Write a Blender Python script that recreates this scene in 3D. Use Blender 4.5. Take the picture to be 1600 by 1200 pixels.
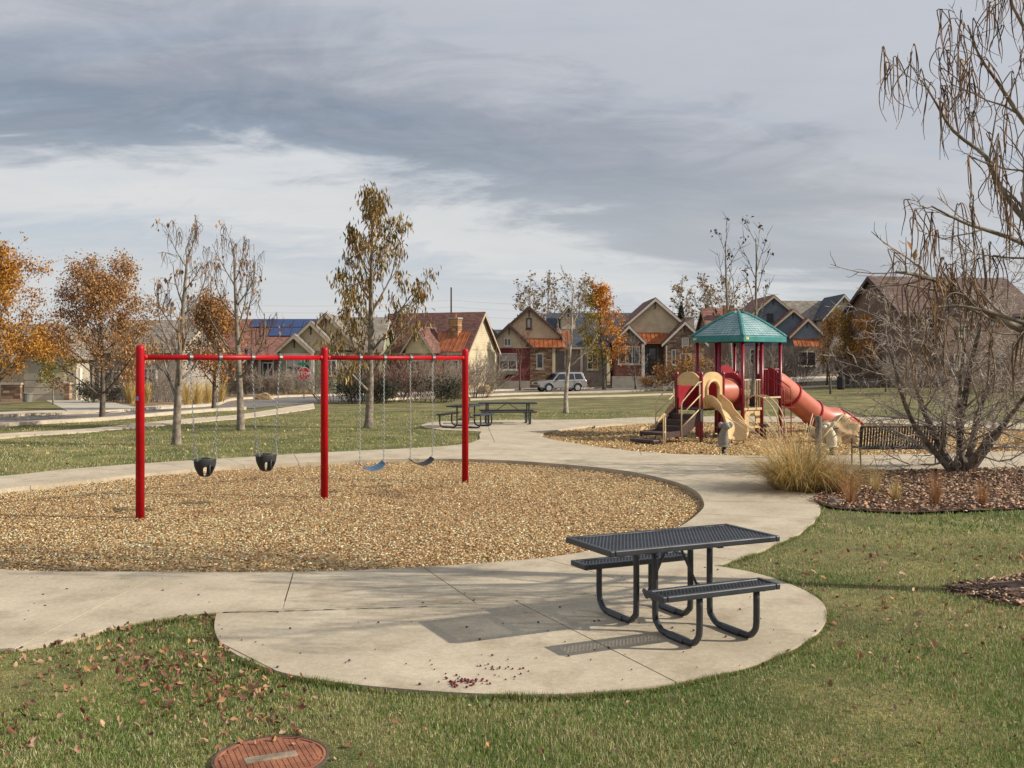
import bpy, bmesh, math, random
import numpy as np
from mathutils import Vector, Matrix
R = math.radians
scene = bpy.context.scene
for o in list(bpy.data.objects): bpy.data.objects.remove(o, do_unlink=True)
COL = scene.collection

# ------------------------------------------------------------------ camera, sky, sun, exposure
HC = 2.3            # eye height
F = 1600.0          # focal length in pixels of the 1600 wide photograph
HY = 563.0          # horizon row
cam = bpy.data.cameras.new('camera'); cam_o = bpy.data.objects.new('camera', cam); COL.objects.link(cam_o)
cam.sensor_width = 36; cam.lens = 36.0; cam.shift_y = -37/1600
cam.clip_start = .1; cam.clip_end = 6000
cam_o.location = (0, 0, HC); cam_o.rotation_euler = (R(90), 0, 0)
scene.camera = cam_o
scene.view_settings.view_transform = 'Standard'; scene.view_settings.look = 'None'
scene.view_settings.exposure = 0.36; scene.view_settings.gamma = 1; scene.view_settings.use_curve_mapping = False
SUN_EL = 30.5; SUN_DIR = Vector((1, -.11, 0)).normalized()*math.cos(R(SUN_EL)) + Vector((0, 0, math.sin(R(SUN_EL))))
sun = bpy.data.lights.new('sun', 'SUN'); sun.energy = 4.6; sun.angle = R(.55); sun.color = (1, .92, .79)
sun_o = bpy.data.objects.new('sun', sun); COL.objects.link(sun_o)
sun_o.rotation_euler = (-SUN_DIR).to_track_quat('-Z', 'Y').to_euler(); sun_o.location = SUN_DIR*100

def build_world():
    w = bpy.data.worlds.new('World'); scene.world = w; w.use_nodes = True
    nt = w.node_tree; nt.nodes.clear(); N = nt.nodes.new; L = nt.links.new
    out = N('ShaderNodeOutputWorld'); bg = N('ShaderNodeBackground'); L(bg.outputs[0], out.inputs[0])
    bg.inputs[1].default_value = .1
    sky = N('ShaderNodeTexSky'); sky.sky_type = 'NISHITA'; sky.sun_disc = False
    sky.sun_elevation = R(SUN_EL); sky.sun_rotation = R(96.3); sky.altitude = 1600; sky.dust_density = 1.5
    tc = N('ShaderNodeTexCoord'); sep = N('ShaderNodeSeparateXYZ'); L(tc.outputs['Generated'], sep.inputs[0])
    def math_(op, a, b=None, clamp=False):
        m = N('ShaderNodeMath'); m.operation = op; m.use_clamp = clamp
        for i, v in enumerate((a, b)):
            if v is None: continue
            if isinstance(v, (int, float)): m.inputs[i].default_value = v
            else: L(v, m.inputs[i])
        return m.outputs[0]
    def ramp(fac, stops, mode='EASE'):
        r = N('ShaderNodeValToRGB'); cr = r.color_ramp; cr.interpolation = mode
        while len(cr.elements) > 1: cr.elements.remove(cr.elements[-1])
        cr.elements[0].position = stops[0][0]; cr.elements[0].color = (*stops[0][1], 1)
        for p, c in stops[1:]:
            e = cr.elements.new(p); e.color = (*c, 1)
        L(fac, r.inputs[0]); return r.outputs[0]
    def mix(f, a, b):
        m = N('ShaderNodeMix'); m.data_type = 'RGBA'
        L(f, m.inputs[0]) if not isinstance(f, float) else setattr(m.inputs[0], 'default_value', f)
        for s, v in ((6, a), (7, b)):
            if isinstance(v, tuple): m.inputs[s].default_value = (*v, 1)
            else: L(v, m.inputs[s])
        return m.outputs[2]
    zc = math_('ADD', math_('MAXIMUM', sep.outputs[2], 0.0), .20)      # a flat cloud deck seen in perspective
    px = math_('DIVIDE', sep.outputs[0], zc); py = math_('DIVIDE', sep.outputs[1], zc)
    cmb = N('ShaderNodeCombineXYZ'); L(px, cmb.inputs[0]); L(py, cmb.inputs[1])
    def noise(loc, rot, scl, scale, detail, rough, dist):
        mp = N('ShaderNodeMapping'); L(cmb.outputs[0], mp.inputs[0])
        mp.inputs[1].default_value = loc; mp.inputs[2].default_value = (0, 0, R(rot)); mp.inputs[3].default_value = scl
        n = N('ShaderNodeTexNoise'); L(mp.outputs[0], n.inputs[0]); n.inputs['Scale'].default_value = scale
        n.inputs['Detail'].default_value = detail; n.inputs['Roughness'].default_value = rough; n.inputs['Distortion'].default_value = dist
        return n.outputs[0]
    big = noise((3.1, 1.35, 0), 38, (.45, 1.0, 1), .62, 5, .52, .5)
    mid = noise((7.7, 2.2, 0), 36, (.75, 1.25, 1), 1.7, 8, .6, .8)
    fine = noise((1.3, 9.1, 0), 30, (.8, 1.5, 1), 4.6, 9, .65, .7)
    dens = math_('ADD', math_('MULTIPLY', big, .62), math_('ADD', math_('MULTIPLY', mid, .28), math_('MULTIPLY', fine, .10)))
    # a long cloud edge crosses the sky: dark deck on the near side, brighter broken cloud beyond it
    w = math_('MULTIPLY', math_('SUBTRACT', math_('SUBTRACT', py, math_('MULTIPLY', px, .72)), 2.74), 1.4)
    w = math_('ADD', w, math_('MULTIPLY', math_('SUBTRACT', mid, .5), 2.2))
    w = math_('ADD', w, math_('MULTIPLY', math_('SUBTRACT', fine, .5), 1.05))
    w = math_('ADD', w, math_('MULTIPLY', math_('SUBTRACT', big, .5), 1.6))
    wn = math_('DIVIDE', math_('ADD', w, 2.0), 6.0, True)
    k = lambda v: (v+2)/6
    cloud = ramp(wn, [(k(-2), (4.2, 4.4, 4.85)), (k(-1.25), (3.9, 4.1, 4.55)), (k(-.75), (2.7, 2.95, 3.45)), (k(-.25), (1.95, 2.35, 2.95)), (k(.02), (2.3, 2.75, 3.4)), (k(.45), (5.2, 5.4, 5.65)),
                      (k(.9), (5.7, 5.8, 5.95)), (k(1.3), (3.6, 4.25, 5.0)), (k(1.9), (4.9, 5.15, 5.4)), (k(3.5), (5.3, 5.4, 5.45))], 'LINEAR')
    gap = ramp(noise((5.2, 4.4, 0), 12, (.35, 1.5, 1), 1.1, 6, .55, .3), [(.50, (0, 0, 0)), (.64, (1, 1, 1))])
    gapf = math_('MULTIPLY', gap, .38)
    skyb = mix(gapf, cloud, mix(.35, (2.9, 3.6, 4.4), sky.outputs[0]))
    hz = ramp(sep.outputs[2], [(0.0, (1, 1, 1)), (.10, (.62, .62, .62)), (.24, (0, 0, 0))])
    col = mix(math_('MULTIPLY', hz, .75), skyb, (5.2, 5.25, 5.2))
    L(col, bg.inputs[0])
build_world()

# ------------------------------------------------------------------ helpers
def sstep(a, b, x):
    t = np.clip((np.asarray(x, float)-a)/(b-a), 0, 1); return t*t*(3-2*t)
def gz(x, y):
    """terrain height: flat park, street slightly lower, rising again to the right"""
    return -.45*sstep(42, 88, y) + .95*sstep(5, 32, x)*sstep(55, 95, y)
def G(px, py):
    """ground point that the photograph shows at a pixel"""
    k = (py-HY)/F; y = HC/k
    for _ in range(30):
        x = (px-800)/F*y; y = .5*y + .5*(HC-float(gz(x, y)))/k
    return Vector(((px-800)/F*y, y, float(gz((px-800)/F*y, y))))
def PX(px, d): return (px-800)/F*d
def PZ(py, d): return HC-(py-HY)/F*d
def PT(px, py, d): return Vector((PX(px, d), d, PZ(py, d)))

def catmull(pts, closed=False, n=6):
    P = [Vector(p) for p in pts]; m = len(P); out = []
    for i in range(m if closed else m-1):
        if closed: a, b, c, d = P[i-1], P[i], P[(i+1) % m], P[(i+2) % m]
        else: a, b, c, d = P[max(i-1, 0)], P[i], P[i+1], P[min(i+2, m-1)]
        for k in range(n):
            t = k/n
            out.append(.5*((2*b)+(c-a)*t+(2*a-5*b+4*c-d)*t*t+(3*b-a-3*c+d)*t**3))
    if not closed: out.append(P[-1])
    return out

def inside(poly, x, y):
    """vectorised point in polygon"""
    x = np.asarray(x); y = np.asarray(y); r = np.zeros(x.shape, bool); n = len(poly)
    for i in range(n):
        x0, y0 = poly[i][0], poly[i][1]; x1, y1 = poly[i-1][0], poly[i-1][1]
        if y0 == y1: continue
        c = ((y0 > y) != (y1 > y)) & (x < (x1-x0)*(y-y0)/(y1-y0)+x0); r ^= c
    return r

class MB:
    """collects simple shapes and links them as one mesh object"""
    def __init__(s): s.v = []; s.f = []; s.m = []; s.mi = 0
    def add(s, vs, fs):
        o = len(s.v); s.v += [tuple(v) for v in vs]
        for f in fs: s.f.append(tuple(i+o for i in f)); s.m.append(s.mi)
        return s
    def box(s, c, size, rz=0, M=None):
        x, y, z = (k/2 for k in size); c = Vector(c)
        vs = [Vector((a*x, b*y, d*z)) for d in (-1, 1) for a, b in ((-1, -1), (1, -1), (1, 1), (-1, 1))]
        T = M if M is not None else Matrix.Rotation(rz, 3, 'Z')
        return s.add([T @ v+c for v in vs], [(3, 2, 1, 0), (4, 5, 6, 7), (0, 1, 5, 4), (1, 2, 6, 5), (2, 3, 7, 6), (3, 0, 4, 7)])
    def bar(s, a, b, w, h=None, up=(0, 0, 1)):
        a = Vector(a); b = Vector(b); d = b-a; L_ = d.length
        if L_ < 1e-6: return s
        X = d/L_; Y = Vector(up).cross(X)
        if Y.length < 1e-4: Y = Vector((0, 1, 0)).cross(X)
        Y.normalize(); Z = X.cross(Y)
        return s.box((a+b)/2, (L_, w, h or w), M=Matrix((X, Y, Z)).transposed())
    def tube(s, pts, rad, n=8, cap=True, closed=False):
        pts = [Vector(p) for p in pts]; m = len(pts)
        if isinstance(rad, (int, float)): rad = [rad]*m
        o = len(s.v); ref = None
        for i, p in enumerate(pts):
            if closed: t = pts[(i+1) % m]-pts[i-1]
            else: t = pts[min(i+1, m-1)]-pts[max(i-1, 0)]
            if t.length < 1e-9: t = Vector((0, 0, 1))
            t.normalize()
            if ref is None:
                ref = Vector((0, 0, 1)) if abs(t.z) < .9 else Vector((1, 0, 0))
            a = ref-t*ref.dot(t)
            if a.length < 1e-4: a = t.orthogonal()
            a.normalize(); ref = a; b = t.cross(a)
            for k in range(n):
                q = 2*math.pi*k/n; s.v.append(tuple(p+(a*math.cos(q)+b*math.sin(q))*rad[i]))
        for i in range(m if closed else m-1):
            j = (i+1) % m
            for k in range(n):
                k2 = (k+1) % n
                s.f.append((o+i*n+k, o+i*n+k2, o+j*n+k2, o+j*n+k)); s.m.append(s.mi)
        if cap and not closed:
            s.f.append(tuple(o+k for k in reversed(range(n)))); s.m.append(s.mi)
            s.f.append(tuple(o+(m-1)*n+k for k in range(n))); s.m.append(s.mi)
        return s
    def lathe(s, prof, n=16, c=(0, 0, 0), M=None, cap=True):
        """profile of (radius, height) about Z"""
        o = len(s.v); c = Vector(c); T = M or Matrix.Identity(3); m = len(prof)
        for r, z in prof:
            for k in range(n):
                q = 2*math.pi*k/n; s.v.append(tuple(T @ Vector((r*math.cos(q), r*math.sin(q), z))+c))
        for i in range(m-1):
            for k in range(n):
                k2 = (k+1) % n; s.f.append((o+i*n+k, o+i*n+k2, o+(i+1)*n+k2, o+(i+1)*n+k)); s.m.append(s.mi)
        if cap:
            s.f.append(tuple(o+k for k in reversed(range(n)))); s.m.append(s.mi)
            s.f.append(tuple(o+(m-1)*n+k for k in range(n))); s.m.append(s.mi)
        return s
    def prism(s, pts, vec):
        """extrude a planar polygon (list of 3D points) along vec"""
        n = len(pts); a = [Vector(p) for p in pts]; b = [p+Vector(vec) for p in a]
        return s.add(a+b, [tuple(range(n)), tuple(reversed(range(n, 2*n)))] +
                     [(i, i+n, (i+1) % n+n, (i+1) % n) for i in range(n)])
    def ellipsoid(s, c, r, nu=14, nv=9, M=None):
        prof = [(max(math.sin(math.pi*i/nv), .02), -math.cos(math.pi*i/nv)) for i in range(nv+1)]
        T = (M or Matrix.Identity(3)) @ Matrix.Diagonal(Vector(r))
        return s.lathe(prof, nu, c, T)
    def build(s, name, mat, parent=None, smooth=False, sub=0, bevel=0, fix=True):
        me = bpy.data.meshes.new(name); me.from_pydata(s.v, [], s.f)
        for m in (mat if isinstance(mat, (list, tuple)) else [mat]): me.materials.append(m)
        if isinstance(mat, (list, tuple)): me.polygons.foreach_set('material_index', s.m)
        if fix and len(s.f) < 60000:
            bm = bmesh.new(); bm.from_mesh(me); bmesh.ops.recalc_face_normals(bm, faces=bm.faces); bm.to_mesh(me); bm.free()
        if smooth: me.polygons.foreach_set('use_smooth', [True]*len(me.polygons))
        me.update()
        o = bpy.data.objects.new(name, me); COL.objects.link(o)
        if parent is not None: o.parent = parent
        if bevel:
            b = o.modifiers.new('bevel', 'BEVEL'); b.width = bevel; b.segments = 2; b.limit_method = 'ANGLE'
        if sub:
            q = o.modifiers.new('sub', 'SUBSURF'); q.levels = sub; q.render_levels = sub
        return o

def np_mesh(name, V, Fa, mat, col=None, parent=None, smooth=False):
    """bulk mesh from arrays; Fa is (n,3) or (n,4); col (nverts,3) goes to attribute Col"""
    me = bpy.data.meshes.new(name); V = np.asarray(V, np.float32); Fa = np.asarray(Fa, np.int32)
    k = Fa.shape[1]
    me.vertices.add(len(V)); me.vertices.foreach_set('co', V.ravel())
    me.loops.add(Fa.size); me.loops.foreach_set('vertex_index', Fa.ravel())
    me.polygons.add(len(Fa)); me.polygons.foreach_set('loop_start', np.arange(0, Fa.size, k, dtype=np.int32))
    me.update(calc_edges=True); me.validate()
    if col is not None:
        a = me.attributes.new('Col', 'FLOAT_COLOR', 'POINT')
        c = np.ones((len(V), 4), np.float32); c[:, :3] = col; a.data.foreach_set('color', c.ravel())
    if smooth: me.polygons.foreach_set('use_smooth', np.ones(len(Fa), bool))
    me.materials.append(mat)
    o = bpy.data.objects.new(name, me); COL.objects.link(o)
    if parent is not None: o.parent = parent
    return o

def tag(o, label=None, cat=None, group=None, kind=None):
    if label: o['label'] = label
    if cat: o['category'] = cat
    if group: o['group'] = group
    if kind: o['kind'] = kind
    return o
def thing(name, label, cat, loc=(0, 0, 0), rz=0, group=None):
    o = bpy.data.objects.new(name, None); COL.objects.link(o); o.empty_display_size = .2
    o.location = loc; o.rotation_euler = (0, 0, rz); return tag(o, label, cat, group)
def inst(src, name, parent, loc=(0, 0, 0), rot=(0, 0, 0), scale=(1, 1, 1)):
    """another piece that shares mesh data"""
    o = src.copy(); o.name = name; COL.objects.link(o); o.parent = parent; o.location = loc; o.rotation_euler = rot; o.scale = scale
    return o
def copy_tree(o, parent=None):
    c = o.copy(); COL.objects.link(c); c.parent = parent
    for ch in list(o.children): copy_tree(ch, c)
    return c

# ------------------------------------------------------------------ materials
def mat(name, base, rough=.65, var=.12, scale=4.0, bump=0.0, bscale=40.0, metal=0.0, col2=None, attr=False, spec=.4, trans=0, coord='Object', pos=(.35, .65), dirt=None, speck=False):
    m = bpy.data.materials.new(name); m.use_nodes = True; nt = m.node_tree; N = nt.nodes.new; L = nt.links.new
    b = nt.nodes['Principled BSDF']; b.inputs['Roughness'].default_value = rough; b.inputs['Metallic'].default_value = metal
    b.inputs['Specular IOR Level'].default_value = spec
    tc = N('ShaderNodeTexCoord'); vec = tc.outputs[coord]
    n = N('ShaderNodeTexNoise'); L(vec, n.inputs[0]); n.inputs['Scale'].default_value = scale; n.inputs['Detail'].default_value = 6; n.inputs['Roughness'].default_value = .6
    r = N('ShaderNodeValToRGB'); L(n.outputs[0], r.inputs[0])
    lo = tuple(c*(1-var) for c in base); hi = col2 or tuple(min(c*(1+var), 1) for c in base)
    r.color_ramp.elements[0].position = pos[0]; r.color_ramp.elements[0].color = (*lo, 1)
    r.color_ramp.elements[1].position = pos[1]; r.color_ramp.elements[1].color = (*hi, 1)
    c = r.outputs[0]
    if attr:
        a = N('ShaderNodeAttribute'); a.attribute_name = 'Col'
        mx = N('ShaderNodeMix'); mx.data_type = 'RGBA'; mx.blend_type = 'MULTIPLY'; mx.inputs[0].default_value = 1
        L(a.outputs[0], mx.inputs[6]); L(c, mx.inputs[7]); c = mx.outputs[2]
    if dirt:
        n3 = N('ShaderNodeTexNoise'); L(vec, n3.inputs[0]); n3.inputs['Scale'].default_value = dirt[1]; n3.inputs['Detail'].default_value = 8; n3.inputs['Roughness'].default_value = .7
        r3 = N('ShaderNodeValToRGB'); L(n3.outputs[0], r3.inputs[0]); r3.color_ramp.elements[0].position = dirt[2]; r3.color_ramp.elements[1].position = dirt[3]
        mx = N('ShaderNodeMix'); mx.data_type = 'RGBA'; L(r3.outputs[0], mx.inputs[0]); L(c, mx.inputs[6]); mx.inputs[7].default_value = (*dirt[0], 1); c = mx.outputs[2]
    if speck:      # fine aggregate speckle and streaky wear; on lawn, painted shade between blades
        for sc, lo_, p0, p1 in (speck if speck is not True else ((240, .80, .38, .50), (26, .88, .42, .62))):
            n4 = N('ShaderNodeTexNoise'); L(vec, n4.inputs[0]); n4.inputs['Scale'].default_value = sc; n4.inputs['Detail'].default_value = 3
            r4 = N('ShaderNodeValToRGB'); L(n4.outputs[0], r4.inputs[0]); r4.color_ramp.elements[0].position = p0; r4.color_ramp.elements[0].color = (lo_, lo_, lo_, 1); r4.color_ramp.elements[1].position = p1
            m4 = N('ShaderNodeMix'); m4.data_type = 'RGBA'; m4.blend_type = 'MULTIPLY'; m4.inputs[0].default_value = 1; L(c, m4.inputs[6]); L(r4.outputs[0], m4.inputs[7]); c = m4.outputs[2]
    L(c, b.inputs['Base Color'])
    if trans:
        b.inputs['Transmission Weight'].default_value = trans
    if bump:
        n2 = N('ShaderNodeTexNoise'); L(vec, n2.inputs[0]); n2.inputs['Scale'].default_value = bscale; n2.inputs['Detail'].default_value = 5
        bp = N('ShaderNodeBump'); bp.inputs['Strength'].default_value = bump; bp.inputs['Distance'].default_value = .02
        L(n2.outputs[0], bp.inputs['Height']); L(bp.outputs[0], b.inputs['Normal'])
    return m

def leafmat(name, rough=.6, transl=.25, tint=(1, 1, 1)):
    """thin leaves and blades: colour from each piece's own colour attribute, a little light passing through"""
    m = bpy.data.materials.new(name); m.use_nodes = True; nt = m.node_tree; N = nt.nodes.new; L = nt.links.new
    b = nt.nodes['Principled BSDF']; out = nt.nodes['Material Output']
    a = N('ShaderNodeAttribute'); a.attribute_name = 'Col'
    L(a.outputs[0], b.inputs['Base Color']); b.inputs['Roughness'].default_value = rough; b.inputs['Specular IOR Level'].default_value = .25
    t = N('ShaderNodeBsdfTranslucent'); L(a.outputs[0], t.inputs[0])
    ms = N('ShaderNodeMixShader'); ms.inputs[0].default_value = transl
    L(b.outputs[0], ms.inputs[1]); L(t.outputs[0], ms.inputs[2]); L(ms.outputs[0], out.inputs[0])
    return m

def courses(name, base, rough=.75, kind='siding', row=.18, width=.4, var=.2, mortar=None, bump=.5, axis='Z'):
    """siding boards, shingles, stone veneer and brick too small in the picture to build one by one"""
    m = bpy.data.materials.new(name); m.use_nodes = True; nt = m.node_tree; N = nt.nodes.new; L = nt.links.new
    b = nt.nodes['Principled BSDF']; b.inputs['Roughness'].default_value = rough; b.inputs['Specular IOR Level'].default_value = .25
    tc = N('ShaderNodeTexCoord'); sep = N('ShaderNodeSeparateXYZ'); L(tc.outputs['Object'], sep.inputs[0])
    ad = N('ShaderNodeMath'); ad.operation = 'ADD'; L(sep.outputs[0], ad.inputs[0]); L(sep.outputs[1], ad.inputs[1])
    cb = N('ShaderNodeCombineXYZ'); L(ad.outputs[0], cb.inputs[0]); L(sep.outputs[2], cb.inputs[1])
    bump_n = N('ShaderNodeBump'); bump_n.inputs['Strength'].default_value = bump; bump_n.inputs['Distance'].default_value = .02
    nz = N('ShaderNodeTexNoise'); L(tc.outputs['Object'], nz.inputs[0]); nz.inputs['Scale'].default_value = 1.3; nz.inputs['Detail'].default_value = 6
    if kind == 'siding':
        dv = N('ShaderNodeMath'); dv.operation = 'DIVIDE'; L(sep.outputs[2], dv.inputs[0]); dv.inputs[1].default_value = row
        fr = N('ShaderNodeMath'); fr.operation = 'FRACT'; L(dv.outputs[0], fr.inputs[0])
        r = N('ShaderNodeValToRGB'); L(nz.outputs[0], r.inputs[0])
        r.color_ramp.elements[0].position = .3; r.color_ramp.elements[0].color = (*[c*(1-var) for c in base], 1)
        r.color_ramp.elements[1].position = .7; r.color_ramp.elements[1].color = (*[c*(1+var*.5) for c in base], 1)
        L(r.outputs[0], b.inputs['Base Color'])
        iv = N('ShaderNodeMath'); iv.operation = 'SUBTRACT'; iv.inputs[0].default_value = 1; L(fr.outputs[0], iv.inputs[1])
        L(iv.outputs[0], bump_n.inputs['Height']); bump_n.inputs['Distance'].default_value = .06
    else:
        br = N('ShaderNodeTexBrick'); L(cb.outputs[0], br.inputs[0]); br.inputs['Scale'].default_value = 1
        br.inputs['Brick Width'].default_value = width; br.inputs['Row Height'].default_value = row
        br.inputs['Mortar Size'].default_value = row*.06; br.inputs['Bias'].default_value = 0
        br.inputs['Color1'].default_value = (*[c*(1-var) for c in base], 1); br.inputs['Color2'].default_value = (*[min(c*(1+var), 1) for c in base], 1)
        br.inputs['Mortar'].default_value = (*(mortar or [c*.45 for c in base]), 1)
        if kind == 'stone': br.offset_frequency = 3; br.squash = 1.6; br.squash_frequency = 2
        mx = N('ShaderNodeMix'); mx.data_type = 'RGBA'; mx.blend_type = 'MULTIPLY'; mx.inputs[0].default_value = .6
        r = N('ShaderNodeValToRGB'); L(nz.outputs[0], r.inputs[0]); r.color_ramp.elements[0].position = .3; r.color_ramp.elements[0].color = (.55, .55, .55, 1); r.color_ramp.elements[1].position = .7
        L(br.outputs[0], mx.inputs[6]); L(r.outputs[0], mx.inputs[7]); L(mx.outputs[2], b.inputs['Base Color'])
        L(br.outputs['Fac'], bump_n.inputs['Height']); bump_n.invert = True
    L(bump_n.outputs[0], b.inputs['Normal'])
    return m

M = {}
M['concrete'] = mat('concrete', (.485, .405, .288), .85, .08, .9, .3, 160, col2=(.565, .48, .35), dirt=((.31, .24, .155), 1.9, .50, .80), speck=True)
M['kerbcon'] = mat('street_concrete', (.50, .42, .31), .85, .15, 1.4)
M['asphalt'] = mat('asphalt', (.16, .145, .135), .9, .2, .8, .3, 60)
M['drive'] = mat('driveway_concrete', (.40, .36, .29), .85, .15, .5)
M['lawn'] = mat('lawn_soil', (.215, .200, .054), .95, .40, .55, .6, 22, col2=(.41, .335, .12), pos=(.36, .66), dirt=((.10, .125, .028), 1.7, .50, .68), speck=((75, .35, .38, .62), (11, .72, .38, .62)))  # fine speckle paints the dark shaded gaps between blades into the turf colour
M['chipbed'] = mat('wood_chip_base', (.30, .18, .08), .95, .5, 16, .9, 40, col2=(.58, .40, .20))
M['mulchbase'] = mat('mulch_base', (.085, .05, .035), .95, .5, 9, .9, 30, col2=(.20, .12, .085))
M['yard'] = mat('yard_mulch', (.15, .095, .055), .95, .5, 1.1, .8, 9, col2=(.30, .21, .125))
M['chips'] = mat('wood_chips', (.97, .97, .97), .85, .10, 30, attr=True)
M['leaf'] = leafmat('leaves', .6, .22)
M['blade'] = leafmat('grass_blades', .55, .25)
M['litter'] = leafmat('fallen_leaf', .7, .12)
M['red'] = mat('red_enamel', (.36, .003, .008), .40, .16, 2.2, .05, 60, spec=.22, dirt=((.33, .035, .03), 5, .62, .80))
M['steel'] = mat('galvanised_steel', (.30, .31, .31), .45, .25, 14, metal=.75)
M['clamp'] = mat('clamp_iron', (.115, .125, .115), .5, .3, 25, metal=.5)
M['rubber'] = mat('black_rubber', (.022, .023, .025), .6, .3, 12, .15, 70)
M['blue'] = mat('blue_rubber', (.045, .10, .17), .55, .2, 12, .1, 60)
M['blackcoat'] = mat('black_coating', (.026, .029, .036), .42, .25, 8, .06, 220, spec=.6)
M['sticker'] = mat('sticker_white', (.62, .62, .58), .5, .3, 60)
M['stickblue'] = mat('sticker_blue', (.10, .28, .55), .5, .1, 30)
M['stickdark'] = mat('sticker_dark', (.06, .05, .06), .5, .4, 60)
# ------------------------------------------------------------------ ground, paths, pits
CEN = Vector((-3.3, 17.3, 0))
def GP(l): return [G(*p) for p in l]
inner_px = [(0, 893), (200, 897), (400, 898), (600, 893), (800, 880), (900, 868), (1000, 850), (1060, 827), (1093, 803), (1100, 788), (1085, 768), (1045, 752), (980, 738), (900, 729), (800, 721.5), (700, 718.5), (600, 719.5), (500, 723.5), (400, 728), (300, 735), (200, 745), (100, 756), (0, 766.5)]
PIT = GP(inner_px)+[Vector(p) for p in ((-9.75, 16.3, 0), (-9.25, 14.2, 0), (-7.7, 12.3, 0))]
PIT = [p.copy() for p in catmull(PIT, True, 5)]
for p in PIT: p.z = 0
outer_px = [(0, 1020), (170, 985), (335, 962), (600, 951), (748, 946), (808, 942), (960, 925), (1115, 888), (1220, 850), (1260, 828), (1281, 804), (1276, 788), (1248, 768), (1180, 745), (1080, 724), (960, 708), (860, 698), (760, 692), (730, 695), (667, 700.5), (555, 706), (480, 710), (400, 715), (300, 721), (200, 727.5), (100, 735.6), (0, 746)]
OUT = GP(outer_px)+[Vector(p) for p in ((-11.4, 19.2, 0), (-11.9, 16.3, 0), (-11.2, 13, 0), (-8.7, 10, 0), (-6.2, 8.55, 0))]
OUT = [p.copy() for p in catmull(OUT, True, 5)]
def polar(poly, A):
    a = np.array([math.atan2(p.y-CEN.y, p.x-CEN.x) for p in poly]); r = np.array([math.hypot(p.x-CEN.x, p.y-CEN.y) for p in poly])
    i = np.argsort(a); return np.interp(A, a[i], r[i], period=2*math.pi)

def ground_sheet():
    xs = np.unique(np.concatenate([np.arange(-2500, -60, 220.), np.arange(-60, -16, 4.), np.arange(-16, 22, .4), np.arange(22, 62, 4.), np.arange(62, 2600, 220.)]))
    ys = np.unique(np.concatenate([np.arange(-60, 3, 6.), np.arange(3, 41, .4), np.arange(41, 130, 3.), np.arange(130, 3000, 200.)]))
    X, Y = np.meshgrid(xs, ys); Z = gz(X, Y)
    for poly, grow in ((PIT, 1.07), (PLAY, 1.035)):
        cx = np.mean([p[0] for p in poly]); cy = np.mean([p[1] for p in poly])
        Z -= .30*inside([((p[0]-cx)*grow+cx, (p[1]-cy)*grow+cy) for p in poly], X, Y)
    Z += .018*np.sin(X*1.7+Y*.6)*np.sin(Y*1.3-X*.4)*(np.hypot(X, Y-15) < 60) - .012
    n, m = X.shape; idx = np.arange(n*m).reshape(n, m)
    Fq = np.stack([idx[:-1, :-1], idx[:-1, 1:], idx[1:, 1:], idx[1:, :-1]], -1).reshape(-1, 4)
    o = np_mesh('lawn', np.stack([X, Y, Z], -1).reshape(-1, 3), Fq, M['lawn'], smooth=True)
    return tag(o, kind='structure')

play_px = [(843, 683), (870, 689), (940, 700), (990, 706), (1060, 710.8), (1150, 713), (1250, 713.5), (1340, 712.2), (1480, 709.7), (1600, 706), (1720, 700), (1800, 692), (1800, 684), (1720, 677), (1600, 671), (1480, 665), (1380, 661), (1230, 659), (1120, 659), (1030, 660), (957, 662.5), (885, 670), (852, 676)]
PLAY = [p.copy() for p in catmull(GP(play_px), True, 4)]
for p in PLAY: p.z = 0
lawn = ground_sheet()

def slab(poly, top, thick, parent, name='slab', m=None):
    bm = bmesh.new(); vs = [bm.verts.new((p[0], p[1], top)) for p in poly]
    f = bm.faces.new(vs); bmesh.ops.recalc_face_normals(bm, faces=[f])
    if f.normal.z < 0: f.normal_flip()
    r = bmesh.ops.extrude_face_region(bm, geom=[f])
    low = [e for e in r['geom'] if isinstance(e, bmesh.types.BMVert)]
    bmesh.ops.translate(bm, verts=low, vec=(0, 0, -thick))
    # extrude moved the copy down: keep a top face
    if not any(abs(q.calc_center_median().z-top) < 1e-5 for q in bm.faces): bm.faces.new(vs)
    bmesh.ops.recalc_face_normals(bm, faces=bm.faces)
    bmesh.ops.triangulate(bm, faces=[q for q in bm.faces if len(q.verts) > 4])
    me = bpy.data.meshes.new(name); bm.to_mesh(me); bm.free(); me.materials.append(m or M['concrete'])
    o = bpy.data.objects.new(name, me); COL.objects.link(o); o.parent = parent
    return o
def clip(poly, p, n):
    """keep the part of a polygon on the side of point p that normal n points to"""
    out = []; k = len(poly)
    for i in range(k):
        a, b = Vector(poly[i][:2]), Vector(poly[(i+1) % k][:2]); da = (a-p).dot(n); db = (b-p).dot(n)
        if da >= 0: out.append(a)
        if (da >= 0) != (db >= 0): out.append(a+(b-a)*(da/(da-db)))
    return out
def cut(polys, a, b, gap=.014):
    a = Vector(a[:2]); b = Vector(b[:2]); d = (b-a).normalized(); n = Vector((-d.y, d.x)); res = []
    for q in polys:
        for s in (1, -1):
            c = clip(q, a+n*s*gap/2, n*s)
            if len(c) > 2: res.append(c)
    return res
TOP = .028
ring = tag(bpy.data.objects.new('ring_path', None), kind='structure'); COL.objects.link(ring)
n_sl = 29; a0 = R(-81.4)
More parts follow.
